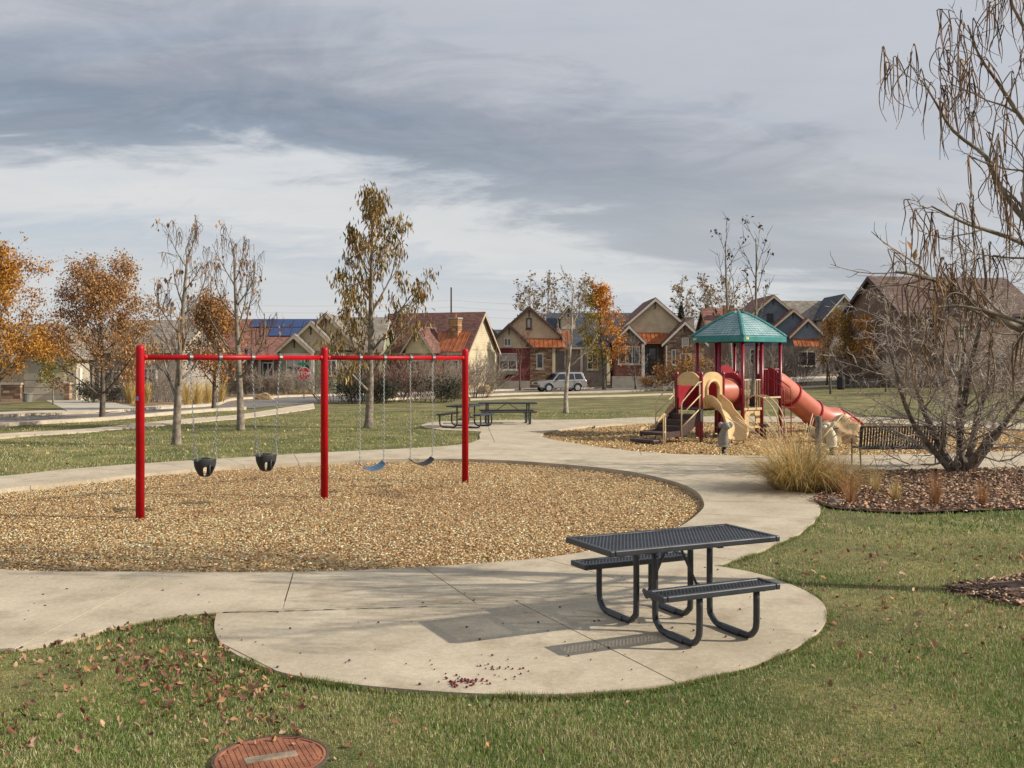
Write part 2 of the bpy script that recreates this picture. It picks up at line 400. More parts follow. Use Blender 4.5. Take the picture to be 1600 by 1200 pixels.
for i in range(n_sl):
    A = np.linspace(a0+i*2*math.pi/n_sl+.0009, a0+(i+1)*2*math.pi/n_sl-.0009, 9)
    ri = polar(PIT, A); ro = polar(OUT, A)
    P = [(CEN.x+r*math.cos(a), CEN.y+r*math.sin(a)) for a, r in zip(A, ri)]+[(CEN.x+r*math.cos(a), CEN.y+r*math.sin(a)) for a, r in zip(A[::-1], ro[::-1])]
    slab(P, TOP, .24, ring)
pad_px = [(338, 962), (335, 985), (345, 1008), (380, 1033), (440, 1055), (520, 1070), (640, 1082), (760, 1089), (880, 1089), (1000, 1079), (1110, 1060), (1200, 1034), (1262, 1003), (1292, 970), (1280, 940), (1235, 916), (1175, 897), (1118, 887)]
PAD = [p.copy() for p in catmull(GP(pad_px), False, 4)]
PADF = PAD+[G(1000, 900), G(808, 925), G(600, 935), G(420, 945)]
pad = tag(bpy.data.objects.new('picnic_pad', None), kind='structure'); COL.objects.link(pad)
for q in cut(cut([PADF], G(808, 944), G(1045, 1065)), G(335, 1004), G(600, 1140)): slab(q, TOP-.005, .2, pad)
plaza_px = [(752, 675), (749, 680), (750, 687), (733, 694), (860, 712), (960, 722), (1080, 740), (1150, 756), (1230, 782), (1272, 786), (1285, 770), (1300, 749), (1340, 737.5), (1480, 735), (1600, 732.5), (1900, 725), (1900, 704), (1800, 700), (1720, 701), (1600, 706), (1480, 709.7), (1340, 712.2), (1250, 713.5), (1150, 713), (1060, 710.8), (990, 706), (940, 700), (870, 689), (843, 683), (852, 676), (885, 670), (957, 662.5), (960, 655), (880, 656.5), (830, 656.5), (730, 658), (692, 659), (670, 661), (657, 665), (665, 669), (692, 672.5), (730, 674)]
PLAZA = GP(plaza_px)
plaza = tag(bpy.data.objects.new('plaza', None), kind='structure'); COL.objects.link(plaza)
polys = [PLAZA]
for a, b in (((843, 683), (752, 690)), ((1000, 707), (1010, 730)), ((1250, 714), (1240, 770)), ((1480, 709), (1500, 735)), ((757, 655), (772, 690)), ((1365, 711), (1372, 737))):
    polys = cut(polys, G(*a), G(*b))
for q in polys: slab(q, TOP-.009, .24, plaza)
def strip(name, pa, pb, m, dz=.02, n=5, across=4, thick=.0, parent=None):
    A = catmull(GP(pa), False, n); B = catmull(GP(pb), False, n); k = len(A); V = []; Fq = []
    for a, b in zip(A, B):
        for j in range(across+1):
            p = a.lerp(b, j/across); V.append((p.x, p.y, float(gz(p.x, p.y))+dz))
    w = across+1
    for i in range(k-1):
        for j in range(across): Fq.append((i*w+j, i*w+j+1, (i+1)*w+j+1, (i+1)*w+j))
    o = MB().add(V, Fq)
    if thick:
        for side in (0, across):
            for i in range(k-1):
                a, b = V[i*w+side], V[(i+1)*w+side]
                o.add([a, b, (b[0], b[1], b[2]-thick), (a[0], a[1], a[2]-thick)], [(0, 1, 2, 3)])
    ob = o.build(name, m, parent)
    me = ob.data
    if me.polygons[0].normal.z < 0: me.flip_normals()
    return tag(ob, kind='structure')
strip('back_path', [(930, 657), (990, 653), (1120, 651), (1250, 651.5), (1380, 653), (1600, 662), (1760, 672), (1850, 690)],
      [(930, 667), (990, 662), (1120, 660), (1250, 660), (1380, 662), (1600, 672), (1720, 678), (1800, 690)], M['concrete'], TOP-.013, thick=.25)
side_t = [(-300, 703), (0, 679), (130, 671.4), (230, 661), (300, 654.5), (370, 649), (430, 640), (490, 631)]
side_b = [(-300, 712), (0, 685), (130, 676), (230, 667.5), (300, 661), (370, 655), (430, 647.6), (492, 638)]
strip('sidewalk', side_t, side_b, M['kerbcon'], .03, thick=.1)
road_t = [(-250, 674), (0, 653), (160, 646.3), (240, 640.5), (335, 634.5), (365, 626), (430, 622), (490, 619.5), (600, 617), (730, 613.3), (830, 609.5), (1000, 604), (1060, 600.5), (1260, 591.5), (1600, 585)]
road_b = [(-250, 690), (0, 666), (160, 656.5), (240, 649.5), (335, 642), (385, 639), (430, 635), (490, 630.5), (600, 625), (730, 619.5), (830, 615.3), (1000, 610.8), (1060, 607.5), (1260, 598), (1600, 590)]
strip('road', road_t, road_b, M['asphalt'], .018)
def shift(l, d): return [(x, y+d) for x, y in l]
strip('kerb', [(x, y-1.2) for x, y in road_t], [(x, y+.1) for x, y in road_t], M['kerbcon'], .13, across=1, thick=.14)
strip('kerb', [(x, y-.2) for x, y in road_b[:6]], [(x, y+1.0) for x, y in road_b[:6]], M['kerbcon'], .12, across=1, thick=.13)
strip('kerb', [(x, y-.15) for x, y in road_b[8:]], [(x, y+.7) for x, y in road_b[8:]], M['kerbcon'], .12, across=1, thick=.13)
strip('sidewalk', [(735, 623.4), (830, 620.2), (1000, 616.5), (1080, 613.5), (1260, 603.5), (1400, 599), (1700, 592)],
      [(735, 625.6), (830, 622.3), (1000, 618.7), (1080, 615.8), (1260, 606), (1400, 601.5), (1700, 594)], M['kerbcon'], .035, thick=.1)
# far side of the street: front yards
strip('front_yard', [(-250, 630), (0, 612), (160, 606), (335, 604), (490, 600), (730, 597), (1000, 592), (1260, 583), (1600, 579)],
      [(-250, 673), (0, 652), (160, 645.4), (335, 633.6), (490, 618.6), (730, 612.4), (1000, 603.2), (1260, 590.8), (1600, 584.3)], M['yard'], .02, n=6)
strip('far_sidewalk', [(-250, 662), (0, 645), (60, 642), (200, 638), (260, 634), (335, 630)], [(-250, 670.5), (0, 652), (60, 649.6), (200, 643), (260, 638.6), (335, 633.8)], M['kerbcon'], .05, thick=.1)
strip('driveway', [(60, 622), (100, 622), (125, 621)], [(110, 648), (170, 646), (225, 641.5)], M['drive'], .075, across=6)
strip('lawn_verge', [(-60, 634), (0, 633), (60, 628), (90, 631), (150, 639.5)], [(-60, 648.4), (0, 645.4), (60, 643), (90, 642), (152, 640)], M['lawn'], .07, across=5)

# wood chip beds, mulch beds
def bed(name, poly, z, m):
    bm = bmesh.new(); f = bm.faces.new([bm.verts.new((p[0], p[1], z)) for p in poly])
    bmesh.ops.triangulate(bm, faces=[f]); bmesh.ops.recalc_face_normals(bm, faces=bm.faces)
    if bm.faces[:][0].normal.z < 0: bmesh.ops.reverse_faces(bm, faces=bm.faces)
    me = bpy.data.meshes.new(name); bm.to_mesh(me); bm.free(); me.materials.append(m)
    o = bpy.data.objects.new(name, me); COL.objects.link(o); return tag(o, kind='structure')
def grown(poly, g):
    cx = sum(p[0] for p in poly)/len(poly); cy = sum(p[1] for p in poly)/len(poly)
    return [((p[0]-cx)*g+cx, (p[1]-cy)*g+cy) for p in poly]
PITZ = -.075
bed('wood_chip_bed', grown(PIT, 1.01), PITZ, M['chipbed']); bed('wood_chip_bed', grown(PLAY, 1.006), PITZ+.02, M['chipbed'])
mulch_px = [(1268, 786), (1285, 770), (1302, 748), (1342, 738), (1480, 735.5), (1600, 733), (1900, 726), (1950, 760), (1800, 792), (1600, 797), (1500, 800), (1420, 803), (1350, 800), (1300, 795)]
MULCH = GP(mulch_px)
bed('mulch_bed', MULCH, .022, M['mulchbase'])
MRING = [(6.35+1.95*math.cos(a)*(1+.06*math.sin(5*a)), 10.1+1.0*math.sin(a)*(1+.07*math.cos(4*a))) for a in np.linspace(0, 2*math.pi, 40)[:-1]]
def mound():
    mb = MB(); V = [(6.35, 10.1, .13)]; Fq = []; n = len(MRING)
    for k, (t, z) in enumerate(((.35, .115), (.7, .06), (1.0, -.02))):
        V += [(6.35+(x-6.35)*t, 10.1+(y-10.1)*t, z) for x, y in MRING]
    Fq += [(0, 1+i, 1+(i+1) % n) for i in range(n)]
    for k in range(2): Fq += [(1+k*n+i, 1+(k+1)*n+i, 1+(k+1)*n+(i+1) % n, 1+k*n+(i+1) % n) for i in range(n)]
    return tag(mb.add(V, Fq).build('mulch_ring', M['mulchbase'], smooth=True), kind='structure')
mound()

rng = np.random.default_rng(7)
def rotmats(yaw, tx, ty):
    """rotation matrices Rz(yaw) Ry(ty) Rx(tx), vectorised"""
    cz, sz, cx, sx, cy, sy = np.cos(yaw), np.sin(yaw), np.cos(tx), np.sin(tx), np.cos(ty), np.sin(ty)
    o = np.zeros((len(yaw), 3, 3))
    o[:, 0, 0] = cz*cy; o[:, 0, 1] = cz*sy*sx-sz*cx; o[:, 0, 2] = cz*sy*cx+sz*sx
    o[:, 1, 0] = sz*cy; o[:, 1, 1] = sz*sy*sx+cz*cx; o[:, 1, 2] = sz*sy*cx-cz*sx
    o[:, 2, 0] = -sy; o[:, 2, 1] = cy*sx; o[:, 2, 2] = cy*cx
    return o
def sample(poly, n, dens=None, holes=()):
    x0 = min(p[0] for p in poly); x1 = max(p[0] for p in poly); y0 = min(p[1] for p in poly); y1 = max(p[1] for p in poly)
    x = rng.uniform(x0, x1, n); y = rng.uniform(y0, y1, n)
    k = inside(poly, x, y)
    for h in holes: k &= ~inside(h, x, y)
    if dens is not None: k &= rng.random(n) < dens(x, y)
    return x[k], y[k]
def wave(x, y, s, seed=0.):
    """cheap smooth noise -1..1"""
    return (np.sin(x*s+seed+1.7*np.sin(y*s*.7+seed))+np.sin(y*s*1.3+2.1*seed+1.3*np.sin(x*s*.8))+np.sin((x+y)*s*.6+seed*3))/3
def chips(name, poly, n, pal, z0, size, dens=None, amp=.025, zf=None, thick=(.003, .006)):
    x, y = sample(poly, n, dens); k = len(x)
    z = z0+rng.uniform(0, .022, k)+amp*(.7+.7*wave(x, y, 1.1, 2.)) if zf is None else zf(x, y)+rng.uniform(0, .03, k)
    l = rng.uniform(.5, 1.3, k)*size; w = l*rng.uniform(.28, .6, k); t = rng.uniform(*thick, k)
    Rm = rotmats(rng.uniform(0, 6.283, k), rng.normal(0, .30, k), rng.normal(0, .24, k))
    base = np.array([(-1, -1, 1), (1, -.7, .9), (.9, 1, 1.1), (-.8, .8, .9), (.05, .05, -1.6)])*.5      # a splinter: flat top, keeled underside
    loc = base[None]*np.stack([l, w, t], -1)[:, None, :]
    V = np.einsum('nij,nkj->nki', Rm, loc)+np.stack([x, y, z], -1)[:, None, :]
    q = np.array([(0, 1, 2), (0, 2, 3), (1, 0, 4), (2, 1, 4), (3, 2, 4), (0, 3, 4)])
    Fq = (q[None]+(np.arange(k)*5)[:, None, None]).reshape(-1, 3)
    pal = np.array(pal); u = rng.random(k)**1.0
    c = pal[rng.integers(0, len(pal), k)]*rng.uniform(.95, 1.5, k)[:, None]*(1+.16*wave(x, y, .9, 5.)+.07*wave(x, y, 3.1, 2.))[:, None]
    for sx, sy, sr in SCUFF: c *= (1-.48*np.exp(-(((x-sx)/sr/1.3)**2+((y-sy)/sr)**2)*(1+.5*wave(x, y, 4., 1.))))[:, None]
    c = np.minimum(c, .86)
    return tag(np_mesh(name, V.reshape(-1, 3), Fq, M['chips'], np.repeat(c, 5, 0)), kind='stuff')
WOOD = [(.78, .53, .29), (.70, .45, .22), (.60, .35, .16), (.82, .62, .35), (.46, .255, .085), (.26, .135, .045), (.86, .70, .46), (.12, .06, .022), (.70, .50, .29), (.36, .20, .075), (.78, .58, .38)]
SCUFF = [(-2.25, 18.2, .42), (-1.35, 19.1, .42), (-4.75, 15.75, .3), (-4.0, 16.6, .3), (-2.0, 17.6, .25)]
fd = lambda x, y: np.clip((13.5/np.maximum(y, 9))**1.1, 0, 1)
chips('wood_chips', PIT, 190000, WOOD, PITZ+.004, .042, fd)
chips('wood_chips', PLAY, 46000, [(c[0]*1.0, c[1]*.93, c[2]*.8) for c in WOOD], PITZ+.024, .08, lambda x, y: np.clip((27/np.maximum(y, 22))**1.5, 0, 1), .02)
MUL = [(.30, .18, .10), (.38, .24, .14), (.15, .08, .05), (.48, .34, .25), (.085, .045, .03), (.38, .20, .11), (.30, .215, .165), (.44, .28, .17)]
chips('mulch', MULCH, 22000, MUL, .028, .085, None, .015)
chips('mulch', grown(MULCH, 1.035), 2600, MUL, .022, .07, None, .0)
def ringz(x, y):
    r = np.hypot((x-6.35)/1.95, (y-10.1)/1.0); return np.clip(.13-.14*r, 0, .13)
chips('mulch', MRING, 6000, [(c[0]*.9, c[1]*.95, c[2]) for c in MUL], 0, .07, None, 0, ringz)

# ------------------------------------------------------------------ grass
HARD = [[(CEN.x+r*math.cos(a), CEN.y+r*math.sin(a)) for a, r in zip(np.linspace(-math.pi, math.pi, 240), polar(OUT, np.linspace(-math.pi, math.pi, 240)))], PADF, PLAZA, PLAY]
COVER = (-1.39, 5.90)           # middle of the round access lid
def grass(name, n, y0, y1, hw, h, w, dens, exclude, patch=True):
    y = rng.uniform(y0, y1, n); half = hw(y); x = rng.uniform(-1, 1, n)*half
    k = rng.random(n) < dens(y)
    for q in exclude: k &= ~inside(q, x, y)
    k &= np.hypot((x-COVER[0]), (y-COVER[1])) > .36
    x = x[k]; y = y[k]; n = len(x); z = gz(x, y)-.012
    p = .5+.5*wave(x, y, 1.9, 1.)*.6+.4*wave(x, y, .55, 4.)+.25*wave(x, y, 5.1, 9.)
    hh = rng.uniform(.55, 1.25, n)*h*(1+.25*wave(x, y, 3.2, 3.)); ww = rng.uniform(.7, 1.3, n)*w
    yaw = rng.uniform(0, 6.283, n); lean = np.abs(rng.normal(.45, .35, n)); ld = rng.uniform(0, 6.283, n)
    b = np.stack([x, y, z], -1); s = np.stack([np.cos(yaw), np.sin(yaw), 0*yaw], -1)*ww[:, None]*.5
    tip = b+np.stack([np.cos(ld)*np.sin(lean), np.sin(ld)*np.sin(lean), np.cos(lean)], -1)*hh[:, None]
    V = np.stack([b-s, b+s, tip], 1).reshape(-1, 3); Fa = np.arange(3*n).reshape(-1, 3)
    green = np.array([(.120, .205, .036), (.160, .250, .055), (.082, .155, .028), (.24, .31, .11)])[rng.integers(0, 4, n)]
    straw = np.array([(.46, .40, .20), (.38, .32, .14), (.58, .52, .32)])[rng.integers(0, 3, n)]
    f = (rng.random(n) < np.clip(.17+.62*np.clip(1-p, 0, 1)**1.4, 0, .92))[:, None]
    c = np.where(f, straw, green)*rng.uniform(.75, 1.25, n)[:, None]
    return tag(np_mesh(name, V, Fa, M['blade'], np.repeat(c, 3, 0)), kind='stuff')
HARDN = HARD+[MULCH, MRING]
grass('grass', 1050000, 3.6, 13.6, lambda y: .56*y+1.8, .038, .0060, lambda y: np.clip((6.2/y)**1.2, 0, 1), HARDN)
grass('grass', 330000, 13.6, 47, lambda y: .55*y+1, .055, .016, lambda y: np.clip((15/y)**.6, .2, 1), HARDN+[[(p.x, p.y) for p in GP(side_t)+GP(side_b)[::-1]], [(p.x, p.y) for p in GP(road_t[:8])+GP(road_b[:8])[::-1]]])
def fallen(name, n, region, pal, size, holes, zf=None, dens=None):
    x, y = sample(region, n, dens, holes); k = len(x)
    k_ = np.hypot(x-COVER[0], y-COVER[1]) > .2; x = x[k_]; y = y[k_]; k = len(x)
    z = gz(x, y)+rng.uniform(.012, .04, k) if zf is None else zf(x, y)
    l = rng.uniform(.45, 1.4, k)*size
    base = np.array([(-.55, 0, .06), (-.27, -.24, .13), (.08, -.31, .22), (.38, -.17, .10), (.60, .02, .16), (.36, .15, .06), (.06, .33, .20), (-.30, .22, .15), (.02, 0, -.02)])
    Rm = rotmats(rng.uniform(0, 6.283, k), rng.normal(0, .7, k), rng.normal(0, .7, k))
    V = np.einsum('nij,nkj->nki', Rm, base[None]*l[:, None, None])+np.stack([x, y, z], -1)[:, None, :]
    q = np.array([(i, (i+1) % 8, 8) for i in range(8)])
    c = np.array(pal)[rng.integers(0, len(pal), k)]*rng.uniform(.7, 1.2, k)[:, None]
    return tag(np_mesh(name, V.reshape(-1, 3), (q[None]+(np.arange(k)*9)[:, None, None]).reshape(-1, 3), M['litter'], np.repeat(c, 9, 0)), kind='stuff')
LEAFP = [(.46, .27, .17), (.42, .22, .12), (.36, .20, .12), (.30, .14, .08), (.44, .29, .19), (.24, .10, .06), (.15, .075, .05), (.42, .23, .09), (.18, .06, .05), (.34, .22, .14)]
nearreg = [(-4.8, 3.8), (4.8, 3.8), (8.2, 13.5), (-8.2, 13.5)]
drift = lambda x, y: np.clip(.55+.6*wave(x, y, 2.7, 6.), 0.15, 1)
fallen('fallen_leaves', 2000, nearreg, LEAFP, .040, HARDN, None, drift)
fallen('fallen_leaves', 4200, nearreg, LEAFP, .022, HARDN)
fallen('fallen_leaves', 2900, [(-5.2, 5.9), (-1.2, 5.9), (-1.9, 9.3), (-5.5, 9.0)], LEAFP, .047, HARDN, None, drift)
fallen('fallen_leaves', 420, [(2.0, 7.5), (6.5, 8.2), (7.0, 13), (3.5, 12.5)], LEAFP, .055, HARDN)
fallen('fallen_leaves', 2000, [(-22, 20), (2, 20), (4, 46), (-26, 46)], [(.46, .36, .17), (.42, .27, .12), (.36, .24, .11), (.5, .36, .15)], .065, HARDN)
fallen('fallen_leaves', 900, MULCH, [(.40, .17, .07), (.34, .20, .13), (.45, .30, .22)], .07, (), lambda x, y: .045+0*x)
def edge_grass(poly, n):
    """blades that lean over the concrete edge"""
    P = np.array([(p[0], p[1]) for p in poly]); d = np.diff(P, axis=0); L_ = np.hypot(d[:, 0], d[:, 1]); cum = np.concatenate([[0], np.cumsum(L_)])
    s = rng.uniform(0, cum[-1], n); i = np.clip(np.searchsorted(cum, s)-1, 0, len(d)-1); f = (s-cum[i])/L_[i]; b = P[i]+d[i]*f[:, None]
    nr = np.stack([d[i, 1], -d[i, 0]], -1)/L_[i][:, None]; clump = np.clip(.55+.6*wave(b[:, 0], b[:, 1], 7., 3.), .1, 1.3)
    off = rng.uniform(.0, .05, n); b = b+nr*off[:, None]*SIDE; x, y = b[:, 0], b[:, 1]
    h = rng.uniform(.03, .065, n)*clump; a = rng.uniform(0, 6.283, n); w = rng.uniform(.004, .007, n)
    lean = -nr*SIDE*(rng.uniform(-.2, .8, n)*h)[:, None]+rng.normal(0, .012, (n, 2))
    z = np.full(n, -.005); sd = np.stack([np.cos(a)*w*.5, np.sin(a)*w*.5, 0*a], -1); B = np.stack([x, y, z], -1); T_ = B+np.stack([lean[:, 0], lean[:, 1], h], -1)
    V = np.stack([B-sd, B+sd, T_], 1).reshape(-1, 3); c = np.array([(.11, .185, .036), (.145, .22, .052), (.36, .30, .12), (.08, .14, .03), (.30, .24, .10)])[rng.integers(0, 5, n)]*rng.uniform(.7, 1.2, n)[:, None]
    return tag(np_mesh('edge_grass', V, np.arange(3*n).reshape(-1, 3), M['blade'], np.repeat(c, 3, 0)), kind='stuff')
SIDE = -1 if sum(PADF[i].x*PADF[(i+1) % len(PADF)].y-PADF[(i+1) % len(PADF)].x*PADF[i].y for i in range(len(PADF))) < 0 else 1
edge_grass(PAD, 15000)
ol = GP([(-200, 1065), (0, 1020), (90, 1003), (170, 985), (335, 962)]); edge_grass([(p.x, p.y) for p in catmull(ol, False, 4)], 5000)
ol = GP([(1115, 888), (1170, 871), (1220, 850), (1260, 828), (1281, 804), (1276, 788)]); edge_grass([(p.x, p.y) for p in catmull(ol, False, 4)], 4200)
def crack(pts, parent):
    rr = random.Random(len(pts)); P = catmull(GP(pts), False, 9); V = []
    for i, p in enumerate(P):
        w = .010*rr.uniform(.2, 1.3); j = rr.gauss(0, .018); V += [(p.x+j, p.y-w, TOP+.0015), (p.x+j, p.y+w, TOP+.0015)]
    mb = MB().add(V, [(2*i, 2*i+1, 2*i+3, 2*i+2) for i in range(len(P)-1)]); return mb.build('crack', M['stickdark'], parent, fix=False)
crack([(868, 709), (900, 711), (935, 714), (965, 716), (1000, 720), (1030, 720.5), (1060, 723)], ring)
crack([(350, 961.5), (420, 960), (500, 957.5), (580, 955), (665, 952)], ring)
# small dark debris and crushed crab apples on the concrete
def debris():
    x, y = sample(PADF+[], 130); xs, ys = sample([(-6, 8.2), (-2.5, 9.5), (-2.2, 10.8), (-6, 11)], 45)
    mb = MB(); rr = random.Random(3)
    for a, b in list(zip(x, y))+list(zip(xs, ys)):
        r = rr.choice((.006, .008, .008, .013)); mb.lathe([(r*.5, 0), (r, r*.5), (r*.5, r)], 5, (a, b, TOP-.002))
    return tag(mb.build('concrete_debris', M['stickdark']), kind='stuff')
debris()
M['berry'] = mat('crushed_berry', (.13, .012, .022), .5, .5, 60)
def berries():
    mb = MB(); rr = random.Random(5)
    for i in range(75):
        p = G(rr.gauss(718, 17), rr.gauss(1071, 4)) if i < 48 else G(rr.uniform(735, 830), 1068-rr.random()*26)
        r = rr.uniform(.006, .013)*(1 if i < 48 else .75)
        mb.lathe([(r*.4, 0), (r, r*.5), (r*.9, r), (r*.3, r*1.4)], 7, (p.x, p.y, TOP-.004))
    return tag(mb.build('crushed_crab_apples', M['berry'], smooth=True), kind='stuff')
berries()
# ------------------------------------------------------------------ round access lid in the grass
M['rust'] = mat('rusty_iron', (.24, .085, .045), .7, .35, 5, .3, 70, metal=.1, col2=(.36, .145, .075))
M['plate'] = mat('worn_plate', (.25, .19, .13), .7, .4, 9, .2, 60, metal=.1)
M['ring'] = mat('lid_ring', (.085, .06, .05), .8, .3, 9)
lid = thing('access_lid', 'round rusty iron access lid with grid tread set in the grass', 'manhole cover', (COVER[0], COVER[1], 0), R(24))
mb = MB(); mb.lathe([(.330, -.05), (.330, .018), (.318, .018), (.318, .012)], 40, cap=False); mb.build('rim', M['ring'], lid)
mb = MB(); mb.lathe([(.315, -.04), (.315, .016), (.300, .0165), (.298, .010), (.001, .010)], 40); mb.build('lid', M['rust'], lid)
mb = MB(); s = .033
for i in range(-9, 10):
    for j in range(-9, 10):
        x = i*s; y = j*s
        if math.hypot(x, y) > .283 or (abs(x) < .165 and abs(y) < .052): continue
        mb.box((x, y, .0115), (s*.86, s*.86, .009))
tag(mb.build('tread', M['rust'], lid), kind='stuff')
mb = MB(); mb.box((0, 0, .014), (.30, .082, .010)); mb.build('name_plate', M['plate'], lid, bevel=.003)

# ------------------------------------------------------------------ swing set
SL = Vector((-5.52, 15.2, 0)); SR = Vector((-.91, 19.9, 0)); SM = (SL+SR)/2
ss = thing('swing_set', 'red steel swing frame with three posts in the wood chip pit', 'swing set', SM)
H = 2.53; ZR = 2.345
for p, lab in ((SL, 'red swing post nearest the camera with stickers'), (SM, None), (SR, None)):
    q = p-SM; mb = MB()
    mb.lathe([(.064, -.3), (.064, H-.06), (.060, H-.028), (.045, H-.008), (.018, H)], 20, q)
    o = mb.build('post', M['red'], ss, smooth=True)
    if lab: o['label'] = lab
ax = (SR-SL).normalized()
for a, b in ((SL, SM), (SM, SR)):
    mb = MB(); mb.tube([a-SM+ax*.06+Vector((0, 0, ZR)), b-SM-ax*.06+Vector((0, 0, ZR))], .040, 14); mb.build('top_rail', M['red'], ss, smooth=True)
    for e, s_ in ((a, 1), (b, -1)):
        mb = MB(); mb.tube([e-SM+ax*.06*s_+Vector((0, 0, ZR)), e-SM+ax*.10*s_+Vector((0, 0, ZR))], .046, 14); mb.build('rail_collar', M['red'], ss)
# stickers wrap the post that stands nearest
def wrap(name, z0, z1, a0_, a1_, m):
    mb = MB(); q = SL-SM; n = 6; V = []
    for i in range(n+1):
        a = R(a0_+(a1_-a0_)*i/n); V += [(q.x+.0652*math.cos(a), q.y+.0652*math.sin(a), z) for z in (z0, z1)]
    mb.add(V, [(2*i, 2*i+2, 2*i+3, 2*i+1) for i in range(n)]); return mb.build(name, m, ss, smooth=True, fix=False)
wrap('sticker', 1.705, 1.765, 236, 300-30, M['stickblue']); wrap('sticker', 1.60, 1.66, 165, 215, M['sticker'])
wrap('sticker', 1.42, 1.58, 165, 213, M['stickdark']); wrap('sticker', 1.22, 1.40, 160, 212, M['sticker'])
def on_rail(px):
    k = (px-800)/F; t = (k*SL.y-SL.x)/((SR.x-SL.x)-k*(SR.y-SL.y)); return SL+(SR-SL)*t
def chain(mb, a, b, link=.052, r=.0042):
    a = Vector(a); b = Vector(b); d = b-a; n = max(int(d.length/(link*.72)), 1); t = d.normalized()
    u = t.cross(Vector((ax.y, -ax.x, 0))).normalized(); w = t.cross(u)
    for i in range(n):
        c = a+d*((i+.5)/n); s_ = u if i % 2 else w
        P = [c+t*(link*.5*math.cos(q))+s_*(link*.24*math.sin(q)) for q in [2*math.pi*k/8 for k in range(8)]]
        mb.tube(P, r, 4, closed=True)
def clamp(p):
    mb = MB(); c = p-SM+Vector((0, 0, ZR))
    mb.tube([c-ax*.028, c+ax*.028], .053, 12); mb.box(c+Vector((0, 0, -.065)), (.035, .035, .06), math.atan2(ax.y, ax.x)); mb.box(c+Vector((0, 0, .055)), (.03, .05, .03), math.atan2(ax.y, ax.x))
    return mb.build('swing_hanger', M['clamp'], ss)
prp = Vector((ax.y, -ax.x, 0))         # towards the camera side
def bucket(a, b, label):
    m_ = (a+b)/2; t = thing('bucket_swing', label, 'swing', m_, math.atan2(ax.y, ax.x), 'swings on the red frame')
    # local X along the rail, local Y away from the camera
    W = .17; z0 = .49; z1 = .775
    mb = MB(); n = 20; V = []; hs = (0, .25, .55, .8, 1.0)
    for h in hs:                       # moulded shell, narrower at the bottom
        z = z0+(z1-z0)*h; k = .45+.55*math.sin(min(h*1.25, 1)*math.pi/2)
        for i in range(n):
            q = 2*math.pi*i/n; dip = -.055*max(0, math.cos(2*q))*h**2*.6
            V.append((W*k*math.cos(q), W*.86*k*math.sin(q), z+dip))
    Fq = []
    for j in range(len(hs)-1):
        for i in range(n):
            if j in (0, 1) and (i in (3, 4, 5, 6) or i in (13, 14, 15, 16)): continue     # leg holes front and back
            Fq.append((j*n+i, j*n+(i+1) % n, (j+1)*n+(i+1) % n, (j+1)*n+i))
    Fq.append(tuple(range(n)))
    mb.add(V, Fq); o = mb.build('seat', M['rubber'], t, smooth=True)
    s = o.modifiers.new('thick', 'SOLIDIFY'); s.thickness = .016; s.offset = 0
    s = o.modifiers.new('sub', 'SUBSURF'); s.levels = 1; s.render_levels = 2
    mb = MB(); mb.tube([(0, -W*.74, z0+.03), (0, -W*.80, z0+.12), (0, -W*.82, z0+.2)], .022, 8); mb.build('leg_divider', M['rubber'], t, smooth=True)
    hw = (b-a).length/2
    for s_ in (-1, 1):
        mb = MB(); top = (s_*hw, 0, ZR-.09); mid = Vector((s_*W*1.06, 0, z1+.23))
        chain(mb, top, mid)
        for k in (-1, 1): chain(mb, mid, (s_*W*.95, k*.075, z1-.03), .04, .0038)
        mb.build('chain', M['steel'], t)
    return t
def belt(a, b, label, m, sag, tilt):
    m_ = (a+b)/2; t = thing('belt_swing', label, 'swing', m_, math.atan2(ax.y, ax.x), 'swings on the red frame')
    hw = (b-a).length/2; W = hw*.98; ze = .47
    mb = MB(); n = 14; V = []
    for i in range(n+1):
        u = -1+2*i/n; x = W*u*(1-.06*(1-abs(u))); z = ze-sag*(1-abs(u)**2.4)
        for y, dz in ((-.075, 0), (.075, 0), (.075, -.012), (-.075, -.012)): V.append((x, y*(1-.25*abs(u)**3), z+dz+y*tilt))
    Fq = [(4*i+k, 4*i+4+k, 4*i+4+(k+1) % 4, 4*i+(k+1) % 4) for i in range(n) for k in range(4)]+[(0, 1, 2, 3), (4*n+3, 4*n+2, 4*n+1, 4*n)]
    mb.add(V, Fq).build('seat', m, t, smooth=False)
    for s_ in (-1, 1):
        mb = MB(); e = Vector((s_*W, 0, ze+.06)); chain(mb, (s_*hw, 0, ZR-.09), e)
        mb.build('chain', M['steel'], t)
        mb = MB(); mb.tube([e, (s_*W*1.0, -.05, ze-.004), (s_*W, .05, ze-.004), e], .006, 6); mb.build('shackle', M['steel'], t)
    return t
for pxs, fn, args in (((297, 343), bucket, ('black bucket swing nearest the camera, leftmost of the four',)), ((394, 437), bucket, ('black bucket swing beside the middle red post',)),
                      ((562, 600), belt, ('blue belt swing hanging right of the middle red post', M['blue'], .10, .35)), ((641, 676), belt, ('black belt swing nearest the right hand red post', M['rubber'], .10, .25))):
    a, b = on_rail(pxs[0]), on_rail(pxs[1]); clamp(a); clamp(b); fn(a, b, *args)

